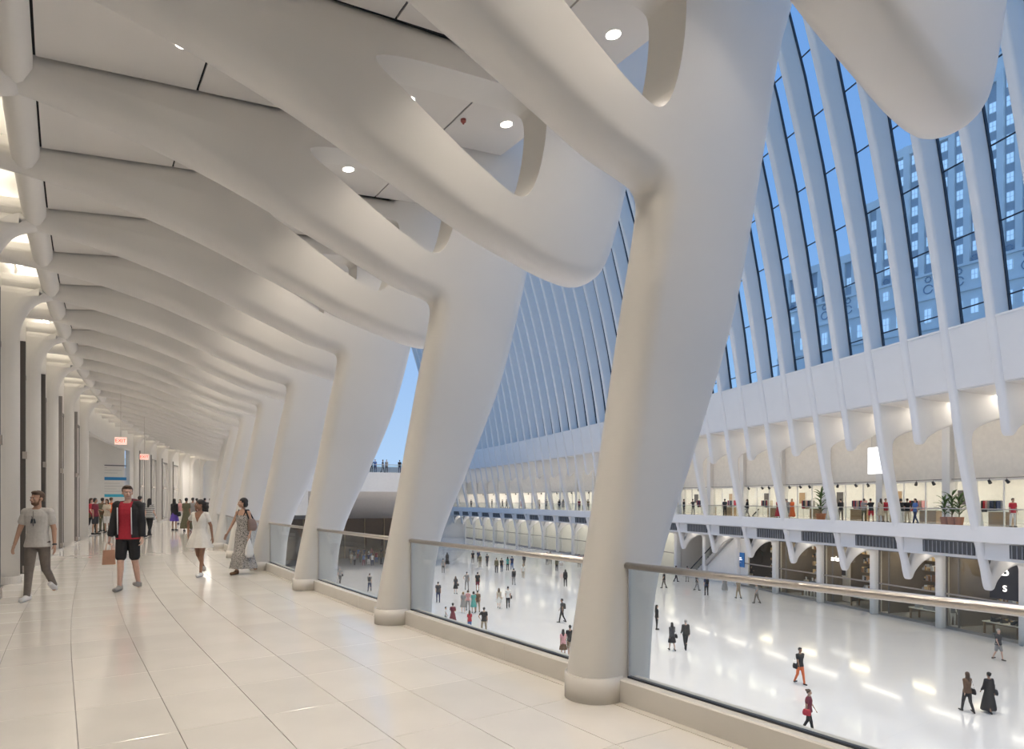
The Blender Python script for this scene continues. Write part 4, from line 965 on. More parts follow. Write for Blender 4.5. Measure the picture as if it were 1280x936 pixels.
hallp = [  # px, py, H, facing, pose, fem, top, tc, bot, bc, hair, hc, skin, bag, where
 (1000, 855, 1.78, 15, 'walk', 0, 'tee', 'black', 'trousers', 'orange', 'short', 'black', 'brown', ('h', 'black'), 'walking alone on the empty hall floor'),
 (1011, 916, 1.68, 50, 'walk2', 1, 'tee', 'maroon', 'trousers', 'black', 'bun', 'brown', 'tan', ('h', 'red'), 'just above the near handrail curb, nearest on the hall floor'),
 (1209, 890, 1.70, 185, 'walk', 1, 'long', 'brown', 'trousers', 'black', 'long', 'brown', 'tan', ('h', 'black'), 'left one of the pair at lower right'),
 (1236, 891, 1.72, 180, 'walk2', 1, 'long', 'black', 'long_dress', 'black', 'bun', 'black', 'brown', ('h', 'charcoal'), 'right one of the pair at lower right'),
 (1248, 825, 1.75, 10, 'walk', 0, 'tee', 'charcoal', 'shorts', 'grey', 'short', 'grey', 'pale', None, 'passing the storefronts at the right edge'),
 (840, 813, 1.68, 190, 'walk', 1, 'long', 'charcoal', 'skirt', 'black', 'long', 'black', 'tan', ('h', 'black'), 'beside the front column'),
 (857, 812, 1.80, 185, 'walk2', 0, 'long', 'black', 'trousers', 'black', 'short', 'grey', 'pale', None, 'next to the one by the front column'),
 (821, 787, 1.70, 90, 'stand', 1, 'long', 'black', 'trousers', 'black', 'long', 'black', 'pale', None, 'close behind the front column edge'),
 (883, 744, 1.80, 180, 'stand', 0, 'tee', 'navy', 'trousers', 'black', 'short', 'black', 'tan', ('b', 'black'), 'in front of the escalator'),
 (871, 738, 1.70, 60, 'walk', 0, 'tee', 'charcoal', 'trousers', 'grey', 'short', 'brown', 'pale', None, 'left of the one before the escalator'),
 (906, 739, 1.70, 0, 'stand', 1, 'tank', 'grey', 'long_dress', 'grey', 'long', 'fair', 'pale', None, 'below the blue sign on the hall floor'),
 (923, 748, 1.78, 200, 'walk', 0, 'tee', 'khaki', 'trousers', 'khaki', 'short', 'brown', 'tan', None, 'on the hall floor right of the blue sign'),
 (946, 754, 1.75, 270, 'walk2', 0, 'tee', 'grey', 'trousers', 'taupe', 'short', 'black', 'tan', None, 'by the first dark storefront'),
 (845, 727, 1.75, 90, 'walk', 0, 'tee', 'grey', 'trousers', 'black', 'short', 'black', 'pale', None, 'over the handrail left of the escalator'),
 (859, 727, 1.70, 180, 'stand', 0, 'long', 'red', 'trousers', 'grey', 'short', 'black', 'tan', None, 'at the escalator foot'),
 (830, 735, 1.75, 270, 'walk2', 0, 'tee', 'black', 'trousers', 'taupe', 'short', 'black', 'tan', None, 'at the right side of the front column'),
 (939, 726, 1.68, 0, 'phone', 1, 'tee', 'charcoal', 'trousers', 'beige', 'long', 'black', 'tan', None, 'under the blue sign wall'),
 (554, 716, 1.76, 180, 'stand', 0, 'tee', 'grey', 'trousers', 'charcoal', 'short', 'black', 'tan', None, 'alone at the left of the middle glass panel'),
 (547.7, 753, 1.80, 180, 'stand', 0, 'tee', 'charcoal', 'trousers', 'navy', 'short', 'black', 'tan', None, 'at the left end of the middle glass panel'),
 (569.6, 742, 1.66, 175, 'stand', 1, 'tee', 'charcoal', 'skirt', 'black', 'long', 'brown', 'pale', ('h', 'black'), 'near the left of the group'),
 (583.6, 737, 1.78, 180, 'hip', 0, 'tee', 'grey', 'trousers', 'grey', 'short', 'black', 'tan', None, 'behind the group in the middle panel'),
 (597, 738, 1.80, 180, 'stand', 0, 'tee', 'black', 'shorts', 'maroon', 'short', 'black', 'tan', None, 'behind the teal dress'),
 (579, 766, 1.66, 185, 'stand', 1, 'tee', 'grey', 'dress', 'grey', 'bob', 'fair', 'pale', None, 'leftmost of the tight group'),
 (585, 763, 1.64, 180, 'phone', 1, 'tee', 'pink', 'trousers', 'grey', 'bob', 'brown', 'pale', None, 'second in the tight group'),
 (592, 766, 1.70, 180, 'stand', 1, 'tee', 'teal', 'dress', 'teal', 'bob', 'black', 'tan', None, 'third in the tight group'),
 (597, 765, 1.72, 190, 'hip', 0, 'tee', 'brown', 'trousers', 'khaki', 'short', 'black', 'tan', None, 'rightmost of the tight group'),
 (557, 780, 1.25, 90, 'walk', 0, 'tee', 'white', 'shorts', 'grey', 'short', 'black', 'tan', None, 'small child at the lower left of the middle panel'),
 (566, 784, 1.70, 180, 'phone', 1, 'tee', 'maroon', 'dress', 'maroon', 'bun', 'black', 'tan', None, 'beside the small child'),
 (587, 789, 1.42, 180, 'walk', 1, 'tee', 'red', 'trousers', 'blue', 'long', 'brown', 'pale', None, 'child near the curb'),
 (605, 793, 1.80, 180, 'hip', 0, 'tee', 'black', 'trousers', 'khaki', 'short', 'black', 'tan', None, 'standing hand on hip near the curb'),
 (623.6, 760, 1.66, 180, 'walk', 1, 'tee', 'beige', 'dress', 'white', 'long', 'brown', 'pale', ('h', 'beige'), 'left one of a couple in the open'),
 (635, 760, 1.80, 180, 'walk2', 0, 'tee', 'white', 'trousers', 'black', 'short', 'black', 'tan', ('h', 'black'), 'right one of a couple in the open'),
 (642.3, 731, 1.75, 190, 'walk', 0, 'long', 'charcoal', 'trousers', 'grey', 'short', 'black', 'tan', ('b', 'black'), 'beyond the couple'),
 (706.7, 733, 1.76, 180, 'stand', 1, 'long', 'black', 'trousers', 'black', 'long', 'black', 'tan', None, 'near the right end of the middle panel'),
 (702.5, 778, 1.74, 260, 'walk', 0, 'tee', 'charcoal', 'trousers', 'black', 'short', 'black', 'brown', ('b', 'black'), 'walking left of the front column'),
 (704, 822, 1.62, 180, 'walk', 1, 'tee', 'pink', 'skirt', 'brown', 'long', 'black', 'tan', ('h', 'brown'), 'left of the near couple'),
 (712.5, 821, 1.82, 180, 'walk2', 0, 'tee', 'black', 'shorts', 'khaki', 'short', 'black', 'tan', None, 'right of the near couple'),
 (600, 709, 1.72, 180, 'stand', 0, 'tee', 'olive', 'trousers', 'khaki', 'short', 'black', 'tan', None, 'in the far row, first from left'),
 (609, 708, 1.72, 180, 'walk', 0, 'tee', 'charcoal', 'trousers', 'charcoal', 'short', 'black', 'tan', None, 'in the far row, second from left'),
 (620.6, 716, 1.84, 180, 'stand', 0, 'long', 'olive', 'trousers', 'charcoal', 'short', 'brown', 'tan', None, 'in the far row, third from left'),
 (627, 715, 1.76, 180, 'walk2', 0, 'tee', 'black', 'trousers', 'navy', 'short', 'black', 'tan', None, 'in the far row, fourth from left'),
 (634.6, 713, 1.74, 180, 'stand', 1, 'tee', 'teal', 'trousers', 'charcoal', 'long', 'black', 'tan', None, 'in the far row, fifth from left'),
 (640, 712, 1.76, 190, 'walk', 0, 'tee', 'navy', 'trousers', 'blue', 'short', 'black', 'tan', ('b', 'navy'), 'in the far row, sixth from left'),
 (655, 708, 1.74, 180, 'walk2', 0, 'long', 'charcoal', 'trousers', 'taupe', 'short', 'black', 'tan', None, 'in the far row, seventh from left'),
 (654, 723, 1.70, 180, 'walk', 1, 'tee', 'white', 'trousers', 'beige', 'long', 'fair', 'pale', None, 'just right of the backpack wearer'),
 (696, 714, 1.74, 180, 'walk', 0, 'long', 'olive', 'trousers', 'black', 'short', 'black', 'tan', None, 'towards the right of the far row'),
 (559, 706, 1.70, 180, 'stand', 1, 'long', 'black', 'long_dress', 'black', 'long', 'black', 'tan', None, 'at the far left by the bright storefronts'),
 (591, 704, 1.72, 0, 'stand', 0, 'tee', 'black', 'trousers', 'charcoal', 'short', 'black', 'tan', None, 'by the far bright storefronts'),
 (598, 703, 1.72, 0, 'phone', 0, 'long', 'navy', 'trousers', 'black', 'short', 'black', 'tan', None, 'next to the far bright storefronts'),
 (684, 706, 1.76, 0, 'stand', 0, 'tee', 'white', 'trousers', 'black', 'short', 'black', 'tan', None, 'before the bright storefronts, right'),
 (688, 705, 1.76, 180, 'stand', 0, 'tee', 'black', 'trousers', 'black', 'short', 'black', 'brown', None, 'before the bright storefronts, with a companion in white'),
 (702, 708, 1.70, 0, 'stand', 1, 'tee', 'orange', 'skirt', 'white', 'long', 'fair', 'pale', None, 'before the bright storefronts'),
 (724, 709, 1.74, 180, 'stand', 0, 'tee', 'maroon', 'trousers', 'black', 'short', 'black', 'tan', None, 'just left of the front column, far'),
 (730, 709, 1.70, 180, 'walk', 1, 'tee', 'pink', 'trousers', 'charcoal', 'long', 'black', 'tan', None, 'touching the front column edge, far'),
 (425, 729, 1.74, 180, 'walk', 0, 'tee', 'grey', 'trousers', 'charcoal', 'short', 'grey', 'pale', ('h', 'black'), 'seen through the second glass panel, left'),
 (462, 739, 1.76, 180, 'walk2', 0, 'tee', 'grey', 'trousers', 'navy', 'short', 'brown', 'pale', ('b', 'charcoal'), 'seen through the second glass panel, right'),
]
for (px, py, H, f, pose, fem, top, tcn, bot, bc, hair, hc, skin, bag, where) in hallp:
    small_person(on_level(px, py, HZ), f, H, pose, bool(fem), top, tcn, bot, bc, hair, hc, skin, describe(top, tcn, bot, bc, bag, where), HF, bag)
random.seed(11)
tops = ['grey', 'black', 'white', 'charcoal', 'khaki', 'maroon', 'blue', 'beige', 'olive', 'navy']
for i in range(18):
    px = 438+ (i % 9)*5.6+random.uniform(-1.5, 1.5); py = 700+random.uniform(-2, 1) if i < 9 else 704.5+random.uniform(-1.5, 2.5)
    py = max(py, 698.5); tcn, bc = tops[(i*3) % 10], tops[(i*7+1) % 10]
    small_person(on_level(px, py, HZ), random.choice((0, 180, 90)), random.uniform(1.6, 1.82), random.choice(('walk', 'stand', 'walk2')), i % 2 == 0, 'tee', tcn, 'trousers', bc, 'long' if i % 2 == 0 else 'short', 'black', 'tan',
                 'person in %s t-shirt and %s trousers, %s from left, %s row of far crowd' % (tcn, bc, ordw(i % 9).replace('nearest', 'first'), 'back' if i < 9 else 'front'), 'crowd at the far end of the hall')
galp = [(855, 3.4, 90, 'stand', 0, 'long', 'black', 'trousers', 'black', 'short', 'black', 'leftmost on the far gallery, at the column'),
 (866.5, 4.0, 200, 'rail', 0, 'tee', 'charcoal', 'trousers', 'grey', 'short', 'black', 'leaning on the far gallery railing'),
 (906, 3.4, 180, 'stand', 0, 'tee', 'charcoal', 'trousers', 'black', 'short', 'black', 'alone before the pale window of the far gallery'),
 (934, 3.4, 270, 'walk', 1, 'long', 'black', 'trousers', 'grey', 'long', 'black', 'walking on the far gallery beside a rib'),
 (973, 4.6, 0, 'stand', 1, 'tee', 'red', 'long_dress', 'red', 'bun', 'black', 'beside the orange figure upstairs'),
 (982, 4.2, 180, 'stand', 0, 'tee', 'maroon', 'trousers', 'charcoal', 'short', 'black', 'between the red and orange figures upstairs'),
 (990, 4.6, 0, 'stand', 1, 'tee', 'orange', 'long_dress', 'orange', 'long', 'fair', 'on the far gallery'),
 (984.5, 3.2, 180, 'rail', 0, 'tee', 'grey', 'shorts', 'grey', 'short', 'grey', 'leaning on the railing before the red figures'),
 (1043, 3.4, 180, 'stand', 1, 'long', 'black', 'trousers', 'charcoal', 'long', 'black', 'left one of the dark couple by the palm'),
 (1051, 3.4, 180, 'phone', 0, 'long', 'black', 'trousers', 'taupe', 'short', 'black', 'right one of the dark couple by the palm'),
 (1080, 3.6, 180, 'stand', 0, 'tee', 'grey', 'trousers', 'olive', 'short', 'black', 'first from left in the crowd under the light box'),
 (1089, 3.2, 180, 'rail', 0, 'tee', 'black', 'shorts', 'red', 'short', 'black', 'second in the crowd under the light box'),
 (1101, 3.8, 180, 'stand', 1, 'tee', 'beige', 'dress', 'beige', 'long', 'brown', 'third in the crowd under the light box'),
 (1107, 4.3, 0, 'stand', 0, 'tee', 'red', 'trousers', 'beige', 'short', 'black', 'fourth in the crowd under the light box'),
 (1116, 3.4, 180, 'hip', 0, 'tee', 'charcoal', 'trousers', 'khaki', 'short', 'black', 'fifth in the crowd under the light box'),
 (1127, 3.4, 180, 'rail', 1, 'tee', 'black', 'trousers', 'white', 'bob', 'black', 'sixth in the crowd under the light box'),
 (1134, 3.9, 180, 'stand', 0, 'tee', 'black', 'trousers', 'beige', 'short', 'brown', 'seventh in the crowd under the light box'),
 (1144, 3.3, 270, 'walk', 0, 'tee', 'blue', 'trousers', 'navy', 'short', 'black', 'rightmost in the crowd under the light box'),
 (1266, 4.6, 0, 'stand', 0, 'tee', 'red', 'trousers', 'white', 'short', 'black', 'at the right edge of the far gallery'),
 (574, 3.4, 90, 'walk', 0, 'long', 'charcoal', 'trousers', 'charcoal', 'short', 'black', 'farthest left on the far gallery'),
 (589, 3.4, 180, 'stand', 0, 'tee', 'grey', 'trousers', 'black', 'short', 'black', 'second from left on the far gallery'),
 (615, 3.4, 90, 'stand', 0, 'long', 'black', 'trousers', 'navy', 'short', 'black', 'third from left on the far gallery'),
 (628, 3.4, 90, 'walk', 0, 'tee', 'charcoal', 'trousers', 'black', 'short', 'black', 'left of the dark trio on the far gallery'),
 (633, 3.8, 90, 'walk2', 0, 'tee', 'olive', 'trousers', 'charcoal', 'short', 'black', 'middle of the dark trio on the far gallery'),
 (638, 3.4, 90, 'walk', 0, 'long', 'black', 'trousers', 'grey', 'short', 'black', 'right of the dark trio on the far gallery'),
 (652, 4.0, 180, 'stand', 1, 'tee', 'pink', 'dress', 'pink', 'long', 'fair', 'beside the dark trio on the far gallery'),
 (674, 3.4, 180, 'rail', 1, 'tee', 'beige', 'trousers', 'maroon', 'long', 'brown', 'first of the pair on the far gallery'),
 (683, 3.4, 180, 'rail', 0, 'tee', 'grey', 'trousers', 'charcoal', 'short', 'black', 'second of the pair on the far gallery'),
 (699, 3.4, 180, 'stand', 1, 'long', 'black', 'trousers', 'black', 'long', 'black', 'first of three on the far gallery'),
 (704, 3.9, 180, 'stand', 1, 'tee', 'grey', 'dress', 'grey', 'long', 'brown', 'second of three on the far gallery'),
 (710, 3.4, 180, 'stand', 0, 'tee', 'charcoal', 'trousers', 'navy', 'short', 'black', 'third of three on the far gallery'),
 (724, 3.4, 180, 'stand', 0, 'tee', 'maroon', 'trousers', 'black', 'short', 'black', 'left of the trio by the front column upstairs'),
 (729, 3.8, 180, 'rail', 1, 'tee', 'white', 'trousers', 'grey', 'bob', 'black', 'middle of the trio by the front column upstairs'),
 (735, 3.4, 180, 'stand', 0, 'tee', 'olive', 'trousers', 'charcoal', 'short', 'black', 'right of the trio by the front column upstairs')]
for (px, b, f, pose, fem, top, tcn, bot, bc, hair, hc, where) in galp:
    s = opp_s(px, b)
    small_person(OP(s, b, 0), f, 1.72, pose, bool(fem), top, tcn, bot, bc, hair, hc, 'tan', describe(top, tcn, bot, bc, None, where), 'people on the far gallery')
# escalator riders
for i, (px, tcn) in enumerate(((886, 'black'), (893, 'charcoal'))):
    s = opp_s(px, 6.8); fr = (s-sa)/(sb-sa); z = HZ+(-.2-HZ)*math.ceil(fr*22)/22+.02
    small_person(OP(s, 6.8, z), 90, 1.75, 'stand', False, 'long', tcn, 'trousers', 'black', 'short', 'black', 'tan', 'person in %s jacket riding the escalator, %s one' % (tcn, ('lower', 'upper')[i]), 'people on the escalator')
# terrace
for i, px in enumerate((464.5, 468.5, 479.5, 483.5, 500.5)):
    # meet of the sight line with the terrace line
    r = (px-640)/FPX; best = min((abs(proj(E(x/4, .8, 5.2))[0]-px), x/4) for x in range(-20, 160))[1]
    small_person(E(best, .8, 5.2), (180, 0, 90, 0, 180)[i], 1.74, ('rail', 'stand', 'walk', 'stand', 'phone')[i], i % 2 == 1, 'tee', ('navy', 'blue', 'charcoal', 'grey', 'black')[i], 'trousers', ('black', 'navy', 'black', 'charcoal', 'navy')[i], 'short', 'black', 'tan',
                 'person in %s shirt on the upper terrace at the far end, %s from the left' % (('navy', 'blue', 'charcoal', 'grey', 'black')[i], ('first', 'second', 'third', 'fourth', 'fifth')[i]), 'people on the upper terrace')
# gallery crowd behind the four walkers
gc = [(218, 663, 1.68, 175, 'stand', 1, 'long', 'black', 'skirt', 'purple', 'long', 'black', 'tan', ('h', 'black'), 'with long hair, far down the gallery'),
 (233, 664, 1.72, 185, 'stand', 1, 'tee', 'olive', 'long_dress', 'olive', 'bun', 'black', 'brown', None, 'far down the gallery behind the white dress'),
 (225, 655, 1.66, 0, 'stand', 1, 'tank', 'pink', 'trousers', 'white', 'long', 'brown', 'pale', None, 'small in the gap down the gallery'),
 (241, 661, 1.74, 180, 'stand', 0, 'tee', 'grey', 'trousers', 'maroon', 'short', 'black', 'brown', ('h', 'black'), 'just behind the shoulder of the white dress'),
 (246, 657, 1.74, 180, 'walk', 0, 'tee', 'pink', 'trousers', 'charcoal', 'short', 'black', 'tan', None, 'deeper in the gallery crowd'),
 (256, 655, 1.74, 180, 'stand', 0, 'tee', 'black', 'trousers', 'black', 'short', 'black', 'tan', None, 'at the far right of the gallery crowd'),
 (263, 655, 1.74, 180, 'walk', 0, 'long', 'charcoal', 'trousers', 'black', 'short', 'black', 'tan', None, 'hidden mostly by the white dress wearer'),
 (187, 670, 1.70, 180, 'walk', 1, 'tee', 'stripe', 'trousers', 'black', 'long', 'black', 'pale', None, 'walking away behind the red shirt'),
 (175, 672, 1.80, 180, 'walk2', 0, 'long', 'charcoal', 'trousers', 'black', 'short', 'black', 'tan', None, 'walking away right behind the red shirt'),
 (114, 666, 1.72, 90, 'walk', 1, 'tee', 'red', 'trousers', 'black', 'long', 'brown', 'pale', ('h', 'brown'), 'leftmost by the side opening'),
 (119, 668, 1.70, 90, 'stand', 1, 'tee', 'maroon', 'shorts', 'charcoal', 'bob', 'black', 'tan', None, 'second from left by the side opening'),
 (128, 664, 1.72, 180, 'stand', 0, 'tee', 'brown', 'trousers', 'olive', 'short', 'black', 'brown', ('b', 'olive'), 'third from left by the side opening'),
 (134, 666, 1.66, 0, 'phone', 1, 'tee', 'beige', 'shorts', 'white', 'long', 'brown', 'tan', None, 'fourth from left by the side opening'),
 (139, 664, 1.74, 180, 'stand', 0, 'tee', 'orange', 'trousers', 'taupe', 'short', 'brown', 'tan', None, 'fifth from left, close to the paper bag')]
for (px, py, H, f, pose, fem, top, tcn, bot, bc, hair, hc, skin, bag, where) in gc:
    small_person(on_level(px, py, 0), f, H, pose, bool(fem), top, tcn, bot, bc, hair, hc, skin, describe(top, tcn, bot, bc, bag, where), 'people down the gallery', bag)

# ---------------------------------------------------------------- the four walkers
def face_bits(t, J, brow=HAIR['brown'], lip=(.42, .16, .13)):
    hc = head_c(J); Y = Matrix.Rotation(J['yaw'], 3, 'Z')
    def hp(x, y, z): return hc+Y @ V3(x, y, z)
    for sd in (-1, 1):
        bm = bmesh.new(); p_ell(bm, hp(sd*.030, -.079, .004), (.0125, .008, .0065), Y.to_4x4()); bm_obj('eye', bm, mat('eye_white', (.75, .72, .68), .3), t, True)
        bm = bmesh.new(); p_ell(bm, hp(sd*.030, -.0845, .004), (.0062, .005, .0062), Y.to_4x4()); bm_obj('iris', bm, mat('iris_dark', (.03, .02, .015), .2), t, True)
        bm = bmesh.new(); p_cap(bm, hp(sd*.016, -.090, .024), hp(sd*.046, -.078, .026), .0042, .003, 6); bm_obj('eyebrow', bm, brow, t, True)
    bm = bmesh.new(); p_cap(bm, hp(-.018, -.0905, -.060), hp(.018, -.0905, -.060), .0052, .0052, 8); bm_obj('mouth', bm, mat('lip_%d' % int(lip[0]*100), lip, .5), t, True)
def pobj(nm, me, parent, m):
    me.materials.clear(); me.materials.append(m); o = bpy.data.objects.new(nm, me); return link(o, parent)
def main_person(px, py, H, f, pose, fem, skin, label):
    J = joints(pose, fem); t = thing('person', label, 'person', on_level(px, py, 0), -TH+math.radians(f), None); s = H/1.75; t.scale = (s, s, s)
    return t, J
VX = .0085
# man in grey t-shirt
t, J = main_person(47, 749, 1.76, 12, dict(LL=(-12, 30, -.02), FL=-30, LR=(14, 4, -.03), FR=4, AL=(-6, 12, 16), AR=(6, 15, 14), yaw=-22), False, 'tan',
    'bearded man in light grey t-shirt and taupe jeans walking at the far left')
pobj('body', body_mesh(J, .007, True), t, SKIN['tan']); face_bits(t, J)
pobj('t_shirt', top_mesh(J, 'tee', VX, .013), t, mat('shirt_heather', (.53, .51, .48), .9, var=.06, scale=30, bump=.2))
pobj('jeans', bottom_mesh(J, 'trousers', VX, .010), t, CL['taupe']); pobj('hair', hair_mesh(J, 'short', .006), t, HAIR['brown'])
for k in 'LR': pobj('sneaker', shoe_mesh(J, k, .008, True), t, mat('sneaker_white', (.74, .72, .70), .6))
bm = bmesh.new(); hc = head_c(J); Yr = Matrix.Rotation(J['yaw'], 3, 'Z')
p_ell(bm, hc+Yr @ V3(0, -.030, -.078), (.055, .056, .040), Yr.to_4x4(), 3); p_ell(bm, hc+Yr @ V3(0, -.092, -.0465), (.022, .006, .005), Yr.to_4x4())
for sd in (-1, 1): p_cap(bm, hc+Yr @ V3(sd*.062, -.008, .0), hc+Yr @ V3(sd*.048, -.03, -.07), .014, .016, 8)
pobj('beard', fuse('beard', bm, .006, lambda co, n: (Yr.transposed() @ (co-hc)).z > -.0, 1), t, mat('beard_brown', (.17, .09, .05), .8))
bm = bmesh.new(); y0 = -.135; z0 = J['dz']+1.30
for sd in (-1, 1): p_cap(bm, (sd*.018-.004, y0, z0-.0), (sd*.026-.004, y0, z0-.045), .018, .018, 8, .5)
p_cap(bm, (-.02, y0, z0+.05), (.0, y0, z0-.1), .005, .005, 6); o = bm_obj('sunglasses', bm, DARK, t, True)
bm = bmesh.new(); p_cap(bm, (-.002, -.122, z0+.13), (-.002, -.133, z0), .012, .010, 8, .4); bm_obj('placket', bm, mat('placket_grey', (.40, .38, .35), .9), t, True)
w = J['wrL']; d = J['hdL']; bm = bmesh.new(); cyl(bm, w-d*.012, w+d*.012, .031, seg=16); bm_obj('wrist_band', bm, DARK, t, True)
# young man in hoodie
t, J = main_person(160, 737, 1.87, 8, dict(LL=(-6, 14, -.0), FL=-14, LR=(9, 3, .0), FR=2, AL=(-5, 9, 14), AR=(5, 10, 12), yaw=28), False, 'pale',
    'young man in red t-shirt, open black hoodie and black shorts holding a paper bag')
pobj('body', body_mesh(J, .007, True, 1.3), t, SKIN['pale']); face_bits(t, J)
pobj('t_shirt', top_mesh(J, 'tee', VX, .012), t, mat('shirt_red', (.42, .025, .045), .85, var=.08, scale=30, bump=.2))
pobj('shorts', bottom_mesh(J, 'shorts', VX, .014), t, CL['black']); pobj('hair', hair_mesh(J, 'short', .006), t, HAIR['brown'])
bm = bmesh.new(); R = torso_rings(J, .027, .90, 1.46); R = [(0, .005, .88+J['dz'], .185, .14)]+R; p_loft(bm, R)
for k in 'LR': sleeve(bm, J, k, 1.8, .022)
p_ell(bm, (0, .10, 1.47+J['dz']), (.12, .07, .06))
pobj('hoodie', fuse('hoodie', bm, VX, lambda co, n: co.y < -.03 and abs(co.x) < .10, 2), t, CL['black'])
for sd in (-1, 1):
    bm = bmesh.new(); p_cap(bm, (sd*.107, -.142, 1.38+J['dz']), (sd*.108, -.125, .95+J['dz']), .009, .009, 8); bm_obj('zip_stripe', bm, mat('stripe_white', (.7, .7, .72), .6), t, True)
    p = J['shL' if sd > 0 else 'shR'].lerp(J['elL' if sd > 0 else 'elR'], .1)
bm = bmesh.new(); p_ell(bm, (.03, .09, 1.49+J['dz']), (.13, .06, .045)); bm_obj('hood_lining', bm, mat('lining_maroon', (.16, .015, .03), .9), t, True)
for k in 'LR': pobj('slip_on_shoe', shoe_mesh(J, k, .008), t, mat('shoe_grey', (.33, .31, .29), .7))
s = 1.87/1.75; w = (J['wrR']+J['hdR']*.10)*s
M = Matrix.Translation(t.location) @ Matrix.Rotation(t.rotation_euler.z, 4, 'Z'); wp = M @ w
b = thing('paper_bag', 'brown paper shopping bag held by the young man in the red t-shirt', 'bag', (wp.x, wp.y, wp.z-.40), t.rotation_euler.z+.5)
KR = mat('kraft_paper', (.42, .23, .15), .8, var=.08, scale=10)
V = [(-.10, -.05, .02), (.10, -.05, .02), (.10, .05, .02), (-.10, .05, .02), (-.085, -.03, .27), (.085, -.03, .27), (.085, .03, .27), (-.085, .03, .27)]
me_obj('bag_body', V, [(0, 3, 2, 1), (0, 1, 5, 4), (1, 2, 6, 5), (2, 3, 7, 6), (3, 0, 4, 7)], KR, b)
for y in (-.03, .03):
    bm = bmesh.new(); cyl(bm, (-.05, y, .27), (-.03, y*.3, .385), .004, seg=6); cyl(bm, (.05, y, .27), (.03, y*.3, .385), .004, seg=6); cyl(bm, (-.03, y*.3, .385), (.03, y*.3, .385), .004, seg=6); bm_obj('handle', bm, KR, b)
# woman in white dress
t, J = main_person(250, 720, 1.62, 0, dict(LL=(10, 3, -.03), FL=0, LR=(-10, 30, -.02), FR=-32, AL=(-10, 18, 14), AR=(-22, 40, 40), inR=30, yaw=-48), True, 'brown',
    'woman in short white dress and white sneakers with dark curly ponytail')
pobj('body', body_mesh(J, .007, True), t, SKIN['brown']); face_bits(t, J, HAIR['black'], (.30, .08, .08))
WD = mat('dress_white', (.80, .77, .71), .8, var=.04, scale=25, bump=.25)
bm = bmesh.new(); p_loft(bm, torso_rings(J, .014, .97, 1.46))
for k in 'LR': sleeve(bm, J, k, .5, .008)
zc_ = J['dz']
pobj('dress_bodice', fuse('dress_bodice', bm, VX, lambda co, n: co.y < 0 and co.z > 1.24+zc_ and abs(co.x) < (co.z-1.24-zc_)*.42, 2), t, WD)
def skirt(nm, rings, n=64, fold=.06, nf=11):
    V = []; F = []
    for i, (z, rx, ry, y) in enumerate(rings):
        k = i/(len(rings)-1)
        for a in range(n):
            w_ = 1+fold*k*math.sin(nf*2*PI*a/n+i*.2)+fold*.5*k*math.sin(5*2*PI*a/n+1)
            V.append((rx*w_*math.cos(2*PI*a/n), y+ry*w_*math.sin(2*PI*a/n), z+J['dz']))
    for i in range(len(rings)-1):
        for a in range(n): F.append((i*n+a, (i+1)*n+a, (i+1)*n+(a+1) % n, i*n+(a+1) % n))
    return V, F
V, F = skirt('s', [(1.10, .135, .12, 0), (1.04, .15, .125, 0), (.96, .195, .15, 0), (.86, .235, .175, 0), (.76, .265, .20, 0), (.67, .285, .215, 0)]); me_obj('dress_skirt', V, F, WD, t, True)
pobj('hair', hair_mesh(J, 'ponytail', .007), t, HAIR['black'])
for k in 'LR': pobj('sneaker', shoe_mesh(J, k, .008, True), t, mat('sneaker_white', (.74, .72, .70), .6))
bm = bmesh.new(); hc = head_c(J)
# woman in printed dress
t, J = main_person(304, 717, 1.66, -14, dict(LL=(-10, 26, -.02), FL=-28, LR=(12, 4, -.02), FR=2, AL=(-4, 14, 30), AR=(12, 20, 18), yaw=-38), True, 'tan',
    'woman in long black and white printed dress carrying bags on her shoulder')
pobj('body', body_mesh(J, .007, True), t, SKIN['tan']); face_bits(t, J, HAIR['black'])
bm = bmesh.new(); p_loft(bm, torso_rings(J, .016, .97, 1.36)); zc_ = J['dz']
pobj('dress_bodice', fuse('dress_bodice', bm, VX, lambda co, n: co.z > 1.37+zc_, 2), t, PRINT)
for sd in (-1, 1):
    bm = bmesh.new(); p_cap(bm, (sd*.085, -.11, 1.34+zc_), (sd*.10, -.02, 1.485+zc_), .011, .011, 6); p_cap(bm, (sd*.10, -.02, 1.485+zc_), (sd*.09, .11, 1.34+zc_), .011, .011, 6); bm_obj('strap', bm, CL['black'], t, True)
V, F = skirt('s', [(1.12, .132, .125, 0), (1.0, .17, .14, 0), (.85, .185, .155, 0), (.66, .20, .17, 0), (.50, .215, .19, -.005), (.49, .235, .20, -.005), (.33, .27, .23, 0), (.18, .31, .26, .01), (.15, .315, .265, .01)], fold=.07); me_obj('dress_skirt', V, F, PRINT, t, True)
pobj('hair', hair_mesh(J, 'bob', .007), t, HAIR['black'])
for k in 'LR': pobj('sandal', shoe_mesh(J, k, .008), t, CL['brown'])
bm = bmesh.new(); x0 = .20; p_loft(bm, [(x0, .03, 1.0+zc_, .05, .12), (x0+.02, .03, 1.08+zc_, .07, .15), (x0+.01, .03, 1.2+zc_, .06, .13), (x0-.01, .02, 1.28+zc_, .035, .10)], 16)
pobj('shoulder_bag', fuse('shoulder_bag', bm, .012, None, 3), t, mat('bag_taupe', (.22, .15, .12), .7))
bm = bmesh.new(); p_cap(bm, (.10, -.05, 1.475+zc_), (x0, -.06, 1.26+zc_), .020, .016, 8); p_cap(bm, (.10, .05, 1.475+zc_), (x0, .1, 1.26+zc_), .020, .016, 8); p_cap(bm, (.10, -.05, 1.475+zc_), (.10, .05, 1.475+zc_), .02, .02, 8)
bm_obj('bag_strap', bm, CL['black'], t, True)
